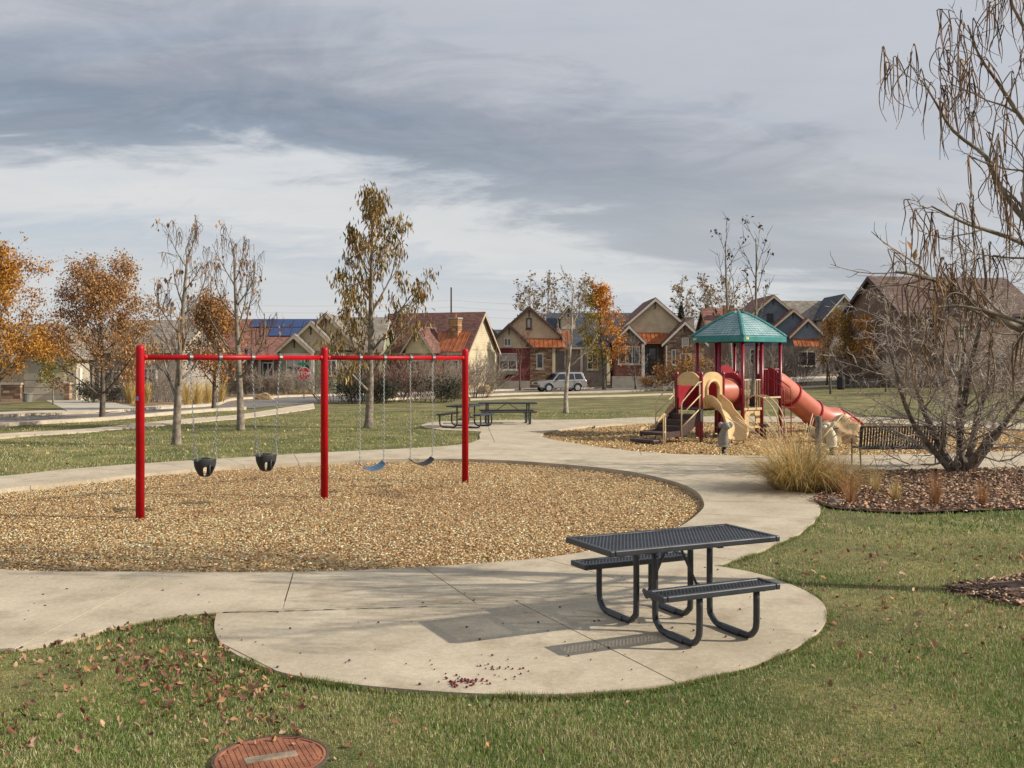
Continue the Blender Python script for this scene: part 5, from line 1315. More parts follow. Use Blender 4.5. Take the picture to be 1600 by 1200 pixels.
bare('young_tree', 'young bare tree with pale trunk in front of the maroon house', 884, 645, 5.7, 51, .42, 3, .019, 'bark_pale', 'twig', .36, 9, 5, 4, 52, trop=.16, rmin=.010)
GREENY = [(.16, .17, .03), (.25, .20, .04), (.11, .14, .03), (.36, .24, .05)]
bare('small_tree', 'small green and yellow tree on the verge by the garage', 83, 634, 2.5, 52, .6, 3, .022, 'bark_grey', 'twig', .42, 8, 5, 4, 62, leaf=(1400, .13, GREENY, .13, .2), trop=.02)
bare('young_tree', 'young bare pale stemmed tree behind the left red post', 241, 627, 3.1, 53, .5, 3, .016, 'bark_pale', 'bark_pale', .3, 10, 4, 3, 45, rmin=.008)
MAPLE = [(.56, .24, .04), (.50, .27, .05), (.30, .26, .05), (.20, .21, .04), (.58, .31, .05), (.58, .19, .04)]
def pear(label, px, d, H_, W_, seed, pal, nl, size=.22):
    t, p = tree_at('maple_tree', label, px, 0, None, d=d); T = Tree(seed)
    P = dict(seg=(7, 4, 3), wob=(.03, .10, .15), trop=(.03, .16, .05), tap=(.15, .3, .4), n=(22, 6, 0), t0=(.20, .2, 0), ang=(55, 45, 40), lr=(W_/H_*.62, .5, .5), rr=(.4, .5, .5), max=2, shape=lambda t: .35+.95*math.sin(min(1., (1-t)*1.1+.05)*math.pi*.72), close=.45)
    T.grow(Vector((0, 0, -.1)), UP, H_*.97, H_*.016, 0, P); T.mesh(t, M['bark_dark'], M['twig_dark'])
    g = np.random.default_rng(seed); tp = np.array([q[0] for q in T.tips]); k = g.integers(0, len(tp), nl); pos = tp[k]+g.normal(0, .2, (nl, 3))
    right = (pos[:, 0]+.6*(pos[:, 2]-H_*.5)/H_*W_+g.normal(0, .35, nl)) > 0
    for sel, pl in ((right, pal[0]), (~right, pal[1])): leaf_cards('crown', pos[sel], size, pl, .3, .6, g, t)
    return t
pear('orange and green maple between the maroon and tan houses', 944, 94, 9.0, 4.0, 61, (MAPLE[:2]+MAPLE[4:], MAPLE[2:4]+MAPLE[1:2]), 5200)
bare('crab_apple', 'small bare reddish tree in front of the maroon house windows', 812, 0, 4.4, 62, .62, 3, .022, 'bark_dark', 'bark_red', .22, 9, 6, 5, 52, d=93, rmin=.018)
bare('crab_apple', 'small bare tree in front of the porch house window', 993, 0, 4.0, 63, .6, 3, .022, 'bark_dark', 'twig', .22, 9, 5, 4, 50, d=93, rmin=.016)
bare('sparse_tree', 'tall sparse tree rising above the left half of the teal roof', 1146, 0, 10.6, 64, .34, 2, .014, 'bark_grey', 'twig_dark', .42, 8, 5, 3, 42, d=66, rmin=.02, leaf=(90, .22, [(.06, .045, .03)], .12, .8))
bare('sparse_tree', 'tall sparse tree rising above the right half of the teal roof', 1176, 0, 10.2, 66, .36, 2, .014, 'bark_grey', 'twig_dark', .45, 8, 5, 3, 44, d=64, rmin=.02, leaf=(70, .22, [(.06, .045, .03)], .12, .8))
bare('small_tree', 'small bare round headed tree right of the tube slide', 1298, 614, 3.6, 65, .62, 3, .024, 'bark_dark', 'twig_dark', .3, 9, 6, 5, 50, d=72, rmin=.011)
bare('small_tree', 'small bare tree behind the crab apple on the far lawn', 1384, 611, 3.4, 67, .62, 3, .024, 'bark_dark', 'twig_dark', .3, 9, 6, 5, 50, d=74, rmin=.011)
for i, (px, d, hh, nl) in enumerate(((1292, 84, 5.3, 1500), (1326, 86, 5.6, 1700), (1352, 83, 5.0, 1300))):
    bare('autumn_tree', ('left', 'middle', 'right')[i]+'most of three yellow orange trees behind the slide', px, 0, hh, 70+i, .34, 3, .018, 'bark_dark', 'twig', .2, 12, 5, 4, 40, d=d, group='yellow orange trees by the blue house', leaf=(nl, .2, (GOLD, [(.40, .20, .04), (.45, .26, .05), (.25, .2, .05)], MAPLE[:2]+MAPLE[4:])[i], .22, .2), trop=.2, rmin=.014)
# tall bare trees behind the houses
for i, (px, d, hh, w) in enumerate(((848, 150, 12.5, .45), (873, 160, 13.5, .5), (905, 165, 14, .5), (1075, 150, 11, .45), (1105, 158, 12, .5), (1132, 150, 11.5, .5), (1210, 165, 9, .5), (640, 170, 10, .5))):
    bare('background_tree', 'bare '+('crown', 'crown', 'crown', 'crown', 'crown', 'crown', 'crown', 'crown')[i]+' '+('rising left of the maroon house ridge', 'over the maroon house ridge', 'between maroon house and orange maple', 'right of the porch house chimney', 'left of the teal roof peak', 'just behind the teal roof peak', 'behind the blue house', 'behind the copper roof house')[i], px, 0, hh, 80+i, w, 3, .016, 'bark_grey', 'twig', .2, 14, 7, 5, 45, d=d, group='bare trees behind the houses', rmin=.035, leaf=(500, .5, [(.30, .22, .12), (.25, .17, .10)], .3, .2))
# conifer
ct = thing('conifer', 'dark conifer top behind the porch house roof', 'tree', (PX(1064, 150), 150, 0)); T = Tree(90)
T.br.append(([Vector((0, 0, 0)), Vector((0, 0, 10.8))], [.16, .02], 0)); T.mesh(ct, M['bark_dark'], M['twig'])
g = np.random.default_rng(9); n = 4200; z = 10.8*(1-g.random(n)**.62*.85); rr_ = (10.9-z)*.24*np.sqrt(g.random(n)); a = g.uniform(0, 6.28, n)
leaf_cards('crown', np.stack([rr_*np.cos(a), rr_*np.sin(a), z], -1), .42, [(.025, .045, .022), (.035, .06, .03), (.02, .03, .018)], .5, .3, g, ct)

# crab apple beside the bench: several stems from one base
p = G(1502, 738); ca = thing('crab_apple', 'spreading multi stemmed bare crab apple beside the bench', 'tree', (p.x, p.y, .02)); T = Tree(101)
P = dict(seg=(8, 6, 5, 4), wob=(.09, .15, .20, .24), trop=(.045, .03, .02, .0), tap=(.25, .3, .35, .45), n=(13, 8, 7, 0), t0=(.14, .12, .12, 0), ang=(58, 50, 52, 45), lr=(.45, .50, .46, .5), rr=(.42, .5, .55, .5), max=3, shape=lambda t: 1.25-.75*t, close=.15, rmin=.0066)
for (dx, dy, L_, r) in ((-1.5, -.15, 3.5, .062), (-.75, .3, 4.2, .068), (-.1, -.1, 4.7, .076), (.30, .2, 4.6, .068), (1.3, -.1, 3.8, .066), (.25, -.7, 3.6, .05), (-.35, -.6, 3.5, .048)):
    T.grow(Vector((dx*.10, dy*.10, -.06)), Vector((dx, dy, 1.25)), L_, r, 0, P)
T.mesh(ca, M['bark_crab'], M['twig_pale'], split=0, rs=1.12)
mb = MB(); mb.lathe([(.20, -.1), (.17, .04), (.15, .16), (.13, .30)], 12, (0, 0, 0)); mb.build('root_collar', M['bark_grey'], ca, smooth=True)

# pod hung catalpa at the right edge: trunk outside the picture, limbs reach in
CB = Vector((6.35, 10.1, .1)); ct = thing('catalpa_tree', 'large pod hung tree at the right edge whose limbs reach into the sky', 'tree', CB, 0, 'catalpa trees on the lawn'); T = Tree(111)
P = dict(seg=(8, 6, 5, 4), wob=(.05, .10, .16, .2), trop=(.03, .07, .06, .02), tap=(.3, .3, .35, .4), n=(0, 8, 5, 0), t0=(.3, .18, .2, 0), ang=(50, 44, 48, 40), lr=(.4, .31, .45, .5), rr=(.5, .5, .5, .5), max=3, shape=lambda t: 1, close=.2, rmin=.005)
def limb(pts, r0, r1, n_=3):
    pts = [Vector(q)-CB for q in pts]; q = catmull(pts, False, n_); m = len(q)-1
    ds = [(q[min(i+1, m)]-q[i]).normalized() if i < m else (q[m]-q[m-1]).normalized() for i in range(m)]
    rad = [r0+(r1-r0)*i/m for i in range(m+1)]; T.br.append((q, rad, 1)); L_ = sum((q[i+1]-q[i]).length for i in range(m))
    T.children(q, ds, L_, r0, r1, 1, P)
trunk = [(6.35, 10.1, -.1), (6.33, 10.08, .9), (6.40, 10.15, 1.9), (6.36, 10.2, 2.9), (6.45, 10.2, 4.2), (6.4, 10.1, 5.6), (6.5, 10.2, 7.4)]
q = catmull([Vector(v)-CB for v in trunk], False, 3); T.br.append((q, [.15-.13*i/(len(q)-1) for i in range(len(q))], 0))
def W3(*l): return [PT(a, b, d) for a, b, d in l]
limb([(6.36, 10.12, 2.0)]+W3((1640, 535, 10.0), (1560, 497, 9.9), (1505, 462, 9.8), (1470, 441, 9.7), (1425, 428, 9.6), (1400, 425, 9.5)), .048, .012)
limb([(6.36, 10.15, 2.2)]+W3((1690, 560, 9.6), (1640, 520, 9.5), (1560, 492, 9.4), (1500, 478, 9.4), (1445, 482, 9.3)), .035, .008)
limb([(6.38, 10.2, 2.7)]+W3((1680, 430, 10.3), (1600, 381, 10.2), (1543, 360, 10.1), (1504, 347, 10.1), (1455, 322, 10.0)), .035, .008)
limb([(6.40, 10.2, 3.0)]+W3((1660, 390, 10.4), (1600, 342, 10.3), (1562, 290, 10.3), (1543, 247, 10.2), (1490, 205, 10.2), (1462, 160, 10.2), (1440, 125, 10.1)), .040, .007)
limb([(6.42, 10.2, 3.5)]+W3((1660, 260, 10.5), (1600, 190, 10.5), (1560, 130, 10.5), (1530, 87, 10.4), (1512, 39, 10.4)), .035, .007)
limb([(6.45, 10.2, 4.2)]+W3((1660, 140, 10.6), (1610, 60, 10.6), (1575, -10, 10.6), (1560, -90, 10.7)), .035, .007)
rr_ = random.Random(77)
for i in range(15):                      # the rest of the crown, beyond the picture's edge
    a = R(-105+i*19+rr_.uniform(-8, 8)); z = 2.2+i*.30; l = 2.7-.10*i
    o = Vector((6.4, 10.15, z)); dv = Vector((math.cos(a), math.sin(a), .75)); limb([o, o+dv*l*.35, o+dv*l*.7+Vector((0, 0, .25)), o+dv*l+Vector((0, 0, .6))], .04, .008)
T.mesh(ct, M['bark_grey'], M['twig'], split=1)
T.pods(ct, 300, .46, .0064, lambda q: -2.75 < q.x < -.7, 3)
T.pods(ct, 260, .55, .0062, lambda q: q.x >= -.7)
T.leaves(ct, 50, .10, [(.30, .14, .04), (.36, .2, .07), (.22, .1, .04)], .06, 1.2, 'crown', .4, None, 'leaf', 2)

# ------------------------------------------------------------------ shrubs and grasses
def shrub(label, px, d, H_, W_, seed, twig='twig', n=42, leaf=None, name='bare_shrub', dead=.0, rmin=.010):
    p = Vector((PX(px, d), d, float(gz(PX(px, d), d)))); t = thing(name, label, 'shrub', p, 0, 'shrubs along the far street'); T = Tree(seed)
    P = dict(seg=(4, 3, 2), wob=(.12, .16, .2), trop=(.05, .08, .05), tap=(.4, .4, .5), n=(6, 4, 0), t0=(.2, .2, 0), ang=(38, 38, 35), lr=(.55, .5, .5), rr=(.6, .6, .6), max=2, shape=lambda t: 1.1-.4*t, rmin=rmin)
    for i in range(n):
        a = T.r.uniform(0, 6.28); q = math.sqrt(T.r.random()); T.grow(Vector((W_*.28*q*math.cos(a), W_*.28*q*math.sin(a), -.05)), Vector((math.cos(a)*q*W_/H_*.75, math.sin(a)*q*W_/H_*.75, 1)), H_*T.r.uniform(.6, .95), .014, 0, P)
    T.mesh(t, M[twig], M[twig], split=0)
    if leaf: T.leaves(t, *leaf)
    return t
DKG = [(.022, .035, .018), (.03, .05, .024), (.018, .026, .016)]
shrub('low evergreen shrub beside the pale house porch', 152, 57, 1.3, 1.8, 216, 'twig_dark', 20, (1100, .12, DKG, .14, .2), 'evergreen_shrub')
shrub('bare brown shrub under the pale house window', 196, 58, 1.9, 2.4, 217, 'twig_dark', 30)
shrub('bare brown shrub left of the first pod hung tree', 252, 60, 2.2, 2.8, 218, 'twig', 30)
shrub('bare grey brown shrub left of the tallest pod hung tree', 525, 60, 2.6, 3.4, 201, 'twig', 34)
shrub('bare reddish shrub right of the tallest pod hung tree', 610, 61, 2.7, 3.2, 202, 'bark_red', 34)
shrub('bare dark shrub just behind the tallest pod hung tree trunk', 570, 63, 2.9, 3.0, 203, 'twig_dark', 30)
shrub('bare grey shrub in front of the copper roof house', 655, 62, 2.9, 3.2, 204, 'twig', 30)
shrub('pale bare shrub between the right swing post and maroon house', 742, 72, 3.0, 3.4, 205, 'twig', 46)
shrub('pale bare shrub behind the right swing post', 705, 68, 2.8, 3.2, 206, 'twig', 38)
shrub('low evergreen shrub under the belt swings', 598, 58, 1.35, 1.6, 207, 'twig_dark', 22, (1500, .12, DKG, .14, .2), 'evergreen_shrub')
shrub('low evergreen shrub left of the right swing post', 690, 60, 1.5, 2.2, 208, 'twig_dark', 24, (1700, .12, DKG, .14, .2), 'evergreen_shrub')
shrub('low evergreen shrub behind the tallest pod hung tree', 553, 58, 1.5, 1.6, 209, 'twig_dark', 22, (1300, .12, DKG, .14, .2), 'evergreen_shrub')
shrub('red stemmed dogwood behind the belt swings', 632, 70, 2.2, 3.6, 210, 'bark_red', 40, (500, .1, [(.30, .03, .035), (.22, .03, .03)], .12, .2))
shrub('dark bare shrub in front of the olive gabled house', 462, 76, 2.0, 2.6, 211, 'twig', 30)
shrub('bare shrub left of the stop sign', 425, 76, 2.4, 3.0, 212, 'twig', 30)
shrub('orange leaved shrub by the porch house stone wall', 1085, 88, 3.0, 3.4, 213, 'twig_dark', 26, (1500, .22, GOLD+OAK, .2, .2), 'autumn_shrub')
shrub('orange leaved shrub left of the tube tunnel', 1062, 90, 2.2, 3.0, 214, 'twig_dark', 20, (1000, .22, OAK, .2, .2), 'autumn_shrub')
shrub('small golden shrub by the porch house steps', 1014, 92, 1.3, 1.5, 215, 'twig_dark', 14, (420, .16, GOLD, .15, .2), 'autumn_shrub')
for i, (px, d, h_, tx) in enumerate(((1205, 84, 3.4, 'behind the red panel of the play structure'), (1245, 86, 3.6, 'below the blue house copper roof'), (1180, 80, 3.0, 'behind the play structure posts'), (1340, 80, 3.0, 'behind the small round headed tree'), (1430, 70, 2.6, 'behind the bench back'), (1540, 72, 2.8, 'behind the crab apple stems'), (1120, 86, 2.6, 'behind the orange tunnel'), (900, 93, 1.8, 'below the orange maple'), (300, 76, 2.2, 'behind the small rusty oak'), (360, 78, 2.2, 'in front of the solar house'))):
    shrub('bare brown shrub '+tx, px, d, h_, 3.6, 220+i, ('twig', 'twig_dark')[i % 2], 30, rmin=.014)
def tuft(name, label, p, H_, W_, n, pal, seed, group=None, arch=.6, w=.008, plume=0):
    t = thing(name, label, 'grass clump', p, 0, group); g = np.random.default_rng(seed)
    a = g.uniform(0, 6.283, n); q = np.sqrt(g.random(n)); l = H_*g.uniform(.45, 1.2, n); out = W_*.5*q*g.uniform(.45, 1.35, n)
    da = g.normal(0, .35, n)
    x0 = .18*W_*q*np.cos(a); y0 = .18*W_*q*np.sin(a); K = 5; V = np.zeros((n, (K+1)*2, 3)); sd = np.stack([-np.sin(a), np.cos(a), 0*a], -1); sag = g.uniform(.2, 1, n)*arch*q
    for k in range(K+1):
        u = k/K; r = out*u**1.3; z = l*(u-sag*u**2.6*.75)
        c = np.stack([x0+r*np.cos(a+da*u), y0+r*np.sin(a+da*u), np.maximum(z, .012)], -1); ww = w*(1-.85*u)
        V[:, 2*k] = c-sd*ww*.5; V[:, 2*k+1] = c+sd*ww*.5
    f = np.array([(2*k, 2*k+1, 2*k+3, 2*k+2) for k in range(K)]); Fq = (f[None]+(np.arange(n)*(2*K+2))[:, None, None]).reshape(-1, 4)
    c = np.array(pal)[g.integers(0, len(pal), n)]*g.uniform(.75, 1.25, n)[:, None]
    np_mesh('blades', V.reshape(-1, 3), Fq, M['blade'], np.repeat(c, 2*K+2, 0), t)
    if plume:
        mb = MB(); rr = random.Random(seed)
        for i in range(plume):
            an = rr.uniform(0, 6.28); o = W_*.5*rr.uniform(.3, 1.0); tip = Vector((o*math.cos(an), o*math.sin(an), H_*rr.uniform(.9, 1.25))); mid = tip*.55+Vector((0, 0, H_*.15))
            s = catmull([(0, 0, .05), mid, tip], False, 4); m_ = len(s)
            mb.tube(s, [.003]*(m_-3)+[.008, .011, .004], 4, cap=False)
        mb.build('seed_heads', M['tanpipe'], t, smooth=True, fix=False)
    return t
STRAW = [(.58, .42, .17), (.64, .49, .24), (.50, .33, .10), (.38, .26, .09), (.68, .55, .31), (.27, .20, .07)]
RUST = [(.36, .17, .07), (.42, .22, .10), (.28, .13, .06), (.46, .30, .16)]
tuft('ornamental_grass', 'large straw coloured ornamental grass clump at the path corner', G(1250, 766)+Vector((0, 0, .01)), 1.10, 2.7, 2300, STRAW+STRAW[2:4]+[(.17, .14, .05)], 301, None, 1.35, .011, 26)
tuft('ornamental_grass', 'smaller faded grass clump at the right foot of the large clump', G(1318, 772)+Vector((0, 0, .03)), .70, 1.3, 520, STRAW+RUST, 302, None, 1.0, .008)
for i, (px, py, h_, lab) in enumerate(((1462, 792, .62, 'rust coloured upright grass tuft in the mulch bed'), (1400, 785, .40, 'low tan grass tuft in the middle of the mulch bed'), (1328, 790, .45, 'low rusty grass tuft at the left end of the mulch bed'), (1535, 793, .42, 'small rusty grass tuft at the right of the mulch bed'), (1368, 770, .40, 'thin tan grass tuft below the bench'), (1590, 700, .5, 'thin straw tuft at the far right path edge'))):
    tuft('grass_tuft', lab, G(px, py)+Vector((0, 0, .03)), h_, .34, 130, RUST if i in (0, 2, 3) else STRAW, 310+i, 'grass tufts in the mulch bed', .4, .007)
for i, (px, py, lab) in enumerate(((205, 631, 'left of the nearest red post'), (228, 630, 'right of the pale stemmed young tree'), (293, 634, 'behind the first pod hung tree'), (308, 633, 'second from the first pod hung tree'), (324, 632, 'just left of the small rusty oak'), (344, 631, 'just right of the small rusty oak'), (464, 619, 'left of the stop sign foot'), (482, 617, 'right of the stop sign foot'))):
    tuft('feather_grass', 'golden upright feather grass '+lab, G(px, py), 1.25 if i < 6 else .5, .95, 260, [(.55, .40, .15), (.48, .33, .11), (.60, .47, .22)], 330+i, 'golden feather grasses at the street corner', .25, .03)
tuft('feather_grass', 'golden grass clump at the foot of the pale shrub', G(716, 621), 1.5, 1.5, 300, STRAW, 345, 'golden feather grasses at the street corner', .5, .03)
boulder('boulder', 'tan landscape boulder left of the grey car', (PX(757, 84), 84, float(gz(PX(757, 84), 84))-.1), (1.5, 1.0, .8), 41)
boulder('boulder', 'low tan boulder beside the street behind the pod hung tree', (PX(413, 66), 66, float(gz(PX(413, 66), 66))-.1), (1.5, .8, .5), 42)
boulder('boulder', 'small grey rock at the left edge of the mulch bed', G(1303, 790), (.26, .2, .12), 43, 'bark_grey')
# ------------------------------------------------------------------ parked car
M['carpaint'] = mat('silver_paint', (.30, .295, .29), .30, .04, 2, metal=.55, spec=.5)
M['cartrim'] = mat('car_trim', (.05, .05, .052), .5, .2, 6)
M['carglass'] = mat('car_glass', (.012, .014, .016), .06, .2, 2, spec=.9)
M['tyre'] = mat('tyre_rubber', (.018, .018, .018), .8, .2, 10)
M['rim'] = mat('alloy_rim', (.50, .50, .49), .35, .1, 8, metal=.7)
M['lampred'] = mat('tail_lamp', (.30, .01, .01), .25, .1, 8)
M['lampw'] = mat('head_lamp', (.6, .58, .52), .15, .1, 8, spec=.8)
def suv():
    d = 89.0; x = PX(874, d); a = math.atan2(7, 17)
    t = thing('parked_car', 'silver four door car parked on the street before the maroon house', 'car', (x, d, float(gz(x, d))+.02), a)
    # local X: front at -X, local Y away from the camera
    W = 1.74
    def side(zs, nm, m, y0, y1, parent=None, bevel=0): mb = MB(); mb.prism([(px_, y0, pz_) for px_, pz_ in zs], (0, y1-y0, 0)); return mb.build(nm, M[m], parent or t, bevel=bevel)
    def arch(cx, r, rev=False):
        s = [(cx+r*math.cos(q), .36+r*math.sin(q)) for q in [math.pi*i/10 for i in range(11)]]; return s
    low = [(-2.25, .42), (-2.28, .62), (-2.22, .86), (-1.2, 1.02), (2.12, 1.05), (2.24, .95), (2.27, .45)]
    bottom = [(2.2, .40)]+arch(1.35, .44)+[(.85, .34), (-.9, .34)]+arch(-1.38, .44)+[(-1.86, .36)]
    body = side(low+bottom, 'body', 'carpaint', -W/2, W/2, bevel=.05)
    cab = [(-1.02, 1.0), (-.42, 1.60), (-.25, 1.68), (1.78, 1.70), (1.95, 1.62), (2.16, 1.02)]
    mb = MB(); ins = .16; V = []
    for y, k in ((-W/2+.03, 0), (-W/2+ins, 1), (W/2-ins, 1), (W/2-.03, 0)):
        pass
    n = len(cab); z0 = 1.0
    for sgn in (-1, 1):
        for px_, pz_ in cab: f = (pz_-z0)/.7; V.append((px_, sgn*(W/2-.04-.16*f), pz_))
    mb.add(V, [tuple(range(n)), tuple(reversed(range(n, 2*n)))]+[(i, i+n, (i+1) % n+n, (i+1) % n) for i in range(n)]); mb.build('cabin', M['carpaint'], t, bevel=.03)
    def glass(poly, nm='window'):
        for sgn in (-1, 1):
            P = [(px_, sgn*(W/2-.035-.16*(pz_-z0)/.7), pz_) for px_, pz_ in poly]; mb = MB(); mb.prism(P, (0, sgn*.012, 0)); mb.build(nm, M['carglass'], t)
    glass([(-.82, 1.07), (-.36, 1.55), (.20, 1.57), (.20, 1.07)]); glass([(.28, 1.07), (.28, 1.57), (1.02, 1.58), (1.08, 1.07)]); glass([(1.18, 1.08), (1.12, 1.58), (1.72, 1.58), (1.94, 1.10)])
    mb = MB(); mb.prism([(-.98, -.70, 1.06), (-.98, .70, 1.06), (-.47, .60, 1.56), (-.47, -.60, 1.56)], (-.02, 0, .02)); mb.build('windscreen', M['carglass'], t)
    mb = MB(); mb.prism([(2.13, -.66, 1.12), (2.13, .66, 1.12), (1.99, .58, 1.56), (1.99, -.58, 1.56)], (.02, 0, .01)); mb.build('rear_window', M['carglass'], t)
    for cx in (-1.38, 1.35):
        for sgn in (-1, 1):
            c = (cx, sgn*(W/2-.12), .36); Rx = Matrix.Rotation(R(90), 3, 'X'); mb = MB(); mb.lathe([(.20, -.12), (.33, -.12), (.36, -.07), (.36, .07), (.33, .12), (.20, .12)], 24, c, Rx); w = mb.build('wheel', M['tyre'], t, smooth=False)
            mb = MB(); mb.lathe([(.215, -.125), (.19, -.10), (.06, -.12), (.06, .12), (.19, .10), (.215, .125)], 18, c, Rx); mb.build('rim', M['rim'], w)
            for k in range(5):
                q = 2*math.pi*k/5; mb = MB(); mb.bar((cx+.05*math.cos(q), sgn*(W/2+.008), .36+.05*math.sin(q)), (cx+.2*math.cos(q), sgn*(W/2+.008), .36+.2*math.sin(q)), .05, .02); mb.build('spoke', M['rim'], w)
            mb = MB(); mb.tube([(cx+.45*math.cos(math.pi*i/12), sgn*(W/2+.012), .36+.45*math.sin(math.pi*i/12)) for i in range(13)], .035, 6); mb.build('wheel_flare', M['carpaint'], t)
    for sgn in (-1, 1):
        mb = MB(); mb.box((-2.2, sgn*.62, .78), (.1, .36, .17)); mb.build('headlight', M['lampw'], t); mb = MB(); mb.box((2.23, sgn*.74, .92), (.1, .2, .32)); mb.build('tail_light', M['lampred'], t)
        mb = MB(); mb.box((-.55, sgn*(W/2+.10), 1.12), (.12, .2, .15)); mb.build('mirror', M['cartrim'], t, bevel=.02)
        mb = MB(); mb.box((0, sgn*(W/2+.01), .34), (1.7, .14, .06)); mb.build('running_board', M['cartrim'], t)
        mb = MB(); mb.tube([(-.1, sgn*.6, 1.72), (0, sgn*.6, 1.78), (1.5, sgn*.6, 1.79), (1.65, sgn*.6, 1.72)], .02, 6); mb.build('roof_rail', M['cartrim'], t)
        for xx in (.24, 1.10):
            mb = MB(); mb.box((xx, sgn*(W/2+.001), .72), (.012, .012, .66)); mb.build('door_seam', M['cartrim'], t)
            mb = MB(); mb.box((xx-.14, sgn*(W/2+.015), .90), (.16, .03, .04)); mb.build('door_handle', M['cartrim'], t)
    mb = MB(); mb.box((-2.27, 0, .50), (.14, W*.98, .22)); mb.build('bumper', M['cartrim'], t, bevel=.03); mb = MB(); mb.box((2.29, 0, .52), (.14, W*.98, .22)); mb.build('bumper', M['cartrim'], t, bevel=.03)
    mb = MB(); mb.box((-2.25, 0, .76), (.08, .8, .16)); mb.build('grille', M['cartrim'], t); return t
suv()

# ------------------------------------------------------------------ stop sign, street furniture, utility pole
M['signred'] = mat('sign_red', (.42, .02, .025), .45, .08, 6)
M['signwhite'] = mat('sign_white', (.72, .70, .66), .5, .06, 6)
M['signgreen'] = mat('sign_green', (.02, .16, .09), .5, .1, 6)
M['post'] = mat('sign_post', (.20, .19, .17), .5, .2, 12, metal=.5)
M['pole'] = mat('pole_timber', (.07, .055, .045), .9, .3, 6)
M['binm'] = mat('bin_dark', (.02, .019, .02), .6, .3, 8)
def text_mesh(body, size, m, parent, loc, depth=.006):
    cu = bpy.data.curves.new('lettering', 'FONT'); cu.body = body; cu.size = size; cu.align_x = 'CENTER'; cu.align_y = 'CENTER'; cu.extrude = depth
    o = bpy.data.objects.new('lettering', cu); COL.objects.link(o); dg = bpy.context.evaluated_depsgraph_get(); me = bpy.data.meshes.new_from_object(o.evaluated_get(dg)); bpy.data.objects.remove(o, do_unlink=True)
    me.transform(Matrix.Rotation(R(90), 4, 'X')); me.materials.clear(); me.materials.append(m); ob = bpy.data.objects.new('lettering', me); COL.objects.link(ob); ob.parent = parent; ob.location = loc; return ob
d = 68.; sx = PX(475, d); t = thing('stop_sign', 'red octagonal stop sign on a grey post at the street corner', 'street sign', (sx, d, float(gz(sx, d))), R(6))
zc = PZ(584, d)-float(gz(sx, d))
mb = MB(); mb.bar((0, 0, -.2), (0, 0, zc+.45), .07, .05); mb.build('post', M['post'], t)
def octa(r, y, th): return [(r*math.cos(R(22.5+45*i)), y, zc+r*math.sin(R(22.5+45*i))) for i in range(8)]
mb = MB(); mb.prism(octa(.46, -.05, 0), (0, .015, 0)); f = mb.build('sign_border', M['signwhite'], t); mb = MB(); mb.prism(octa(.43, -.056, 0), (0, .006, 0)); mb.build('sign_face', M['signred'], f)
text_mesh('STOP', .34, M['signwhite'], f, (0, -.062, zc))
mb = MB(); mb.box((0, -.03, zc+.66), (.85, .02, .2)); mb.build('street_name_plate', M['signgreen'], t)
d = 84.; sx = PX(566, d); t = thing('parking_sign', 'pair of small white signs on a thin post behind the tallest pod tree', 'street sign', (sx, d, float(gz(sx, d))))
mb = MB(); mb.bar((0, 0, -.2), (0, 0, 2.4), .06, .05); mb.build('post', M['post'], t)
for z in (2.25, 1.75): mb = MB(); mb.box((0, -.05, z), (.35, .02, .42)); mb.build('sign_plate', M['signwhite'], t)
d = 78.; sx = PX(1314, d); t = thing('trash_bin', 'dark round trash bin on the far sidewalk right of the slide', 'trash bin', (sx, d, float(gz(sx, d)))); mb = MB(); mb.lathe([(.26, 0), (.30, .12), (.31, .78), (.28, .84)], 16); mb.build('drum', M['binm'], t); mb = MB(); mb.lathe([(.31, .84), (.29, .96), (.16, 1.04), (.02, 1.06)], 16); mb.build('lid', M['binm'], t)
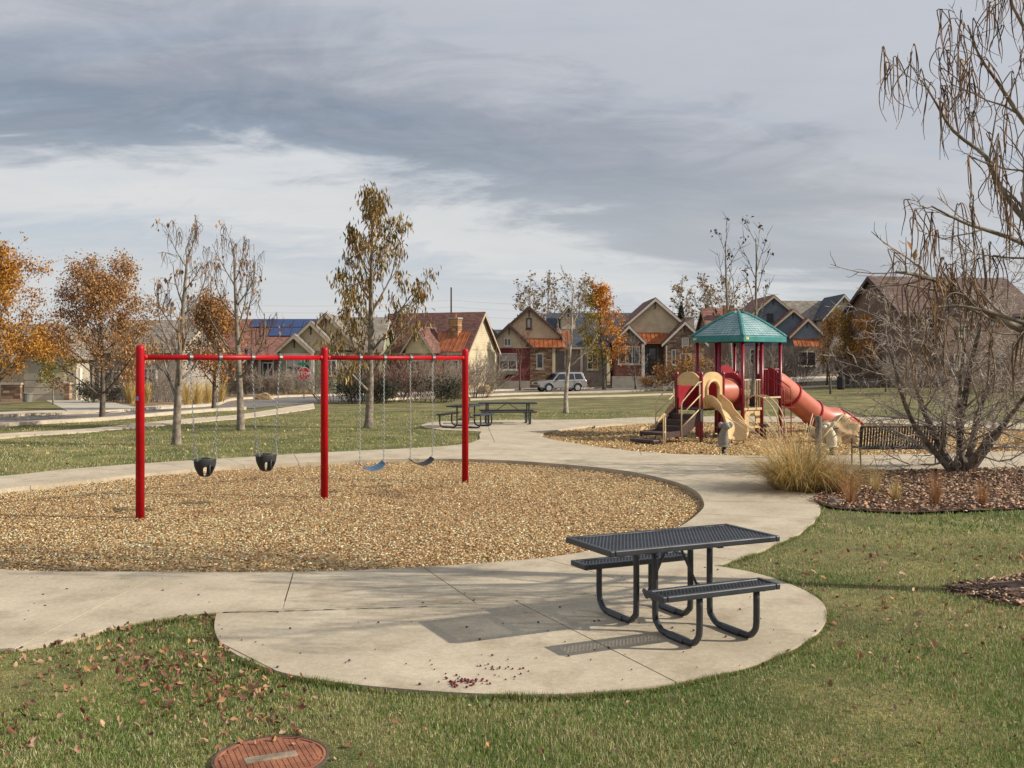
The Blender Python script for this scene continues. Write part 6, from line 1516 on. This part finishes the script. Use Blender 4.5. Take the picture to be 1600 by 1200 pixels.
d = 82.; sx = PX(1349, d); wl = MB(); wl.box((0, 0, .28), (2.1, .45, .66)); o = wl.build('retaining_wall', M['sid_grey']); o.location = (sx, d, float(gz(sx, d))); tag(o, 'low grey wall segment right of the trash bin', 'wall')
o['label'] = 'low grey retaining wall right of the dark trash bin'
d = 58.; t = thing('planter_pot', 'dark round planter pot at the right of the stone pier', 'planter', (PX(43, d), d, float(gz(PX(43, d), d)))); mb = MB(); mb.lathe([(.22, 0), (.28, .5), (.31, .52), (.31, .58), (.26, .58), (.25, .5)], 16); mb.build('pot', M['trimg'], t)
d = 60.; t = thing('lamp_post', 'thin dark street light pole behind the second pod hung tree', 'street lamp', (PX(385, 80), 80, float(gz(PX(385, 80), 80)))); mb = MB(); mb.lathe([(.10, 0), (.09, .5), (.05, .55), (.05, 3.2)], 10); mb.build('pole', M['trimd'], t); mb = MB(); mb.lathe([(.06, 3.2), (.16, 3.5), (.18, 3.55), (.03, 3.7)], 10); mb.build('lantern', M['trimd'], t)
d = 210.; px_ = PX(705, d); up = thing('utility_pole', 'tall dark utility pole with wires beyond the roofs', 'utility pole', (px_, d, 0)); zt = PZ(449, d)
mb = MB(); mb.tube([(0, 0, -1), (0, 0, zt)], [.22, .15], 8); mb.build('pole', M['pole'], up)
for k, (dz, xo) in enumerate(((-2.6, 0), (-4.0, 0), (-5.6, 0))):
    for sgn in (-1, 1):
        L_ = 55; P = [(xo+sgn*L_*i/10, 8*sgn*i/10*0, zt+dz-4*1.1*(i/10)*(1-i/10)-.3*i/10) for i in range(11)]; mb = MB(); mb.tube(P, .011, 4, cap=False); mb.build('wire', M['pole'], up)
# distant tree belt that closes the horizon
g = np.random.default_rng(44); n = 26000; x = g.uniform(-260, 280, n); y = g.uniform(235, 300, n)
top = 4.5+2.2*np.abs(wave(x, y*0, .11, 2.))+1.5*np.abs(wave(x, y*0, .37, 5.)); z = top*g.random(n)**.8
tag(leaf_cards('distant_tree_belt', np.stack([x, y, z], -1), 1.5, [(.16, .12, .085), (.12, .095, .07), (.20, .14, .08), (.09, .08, .055)], .2, .5, g, None), kind='stuff')
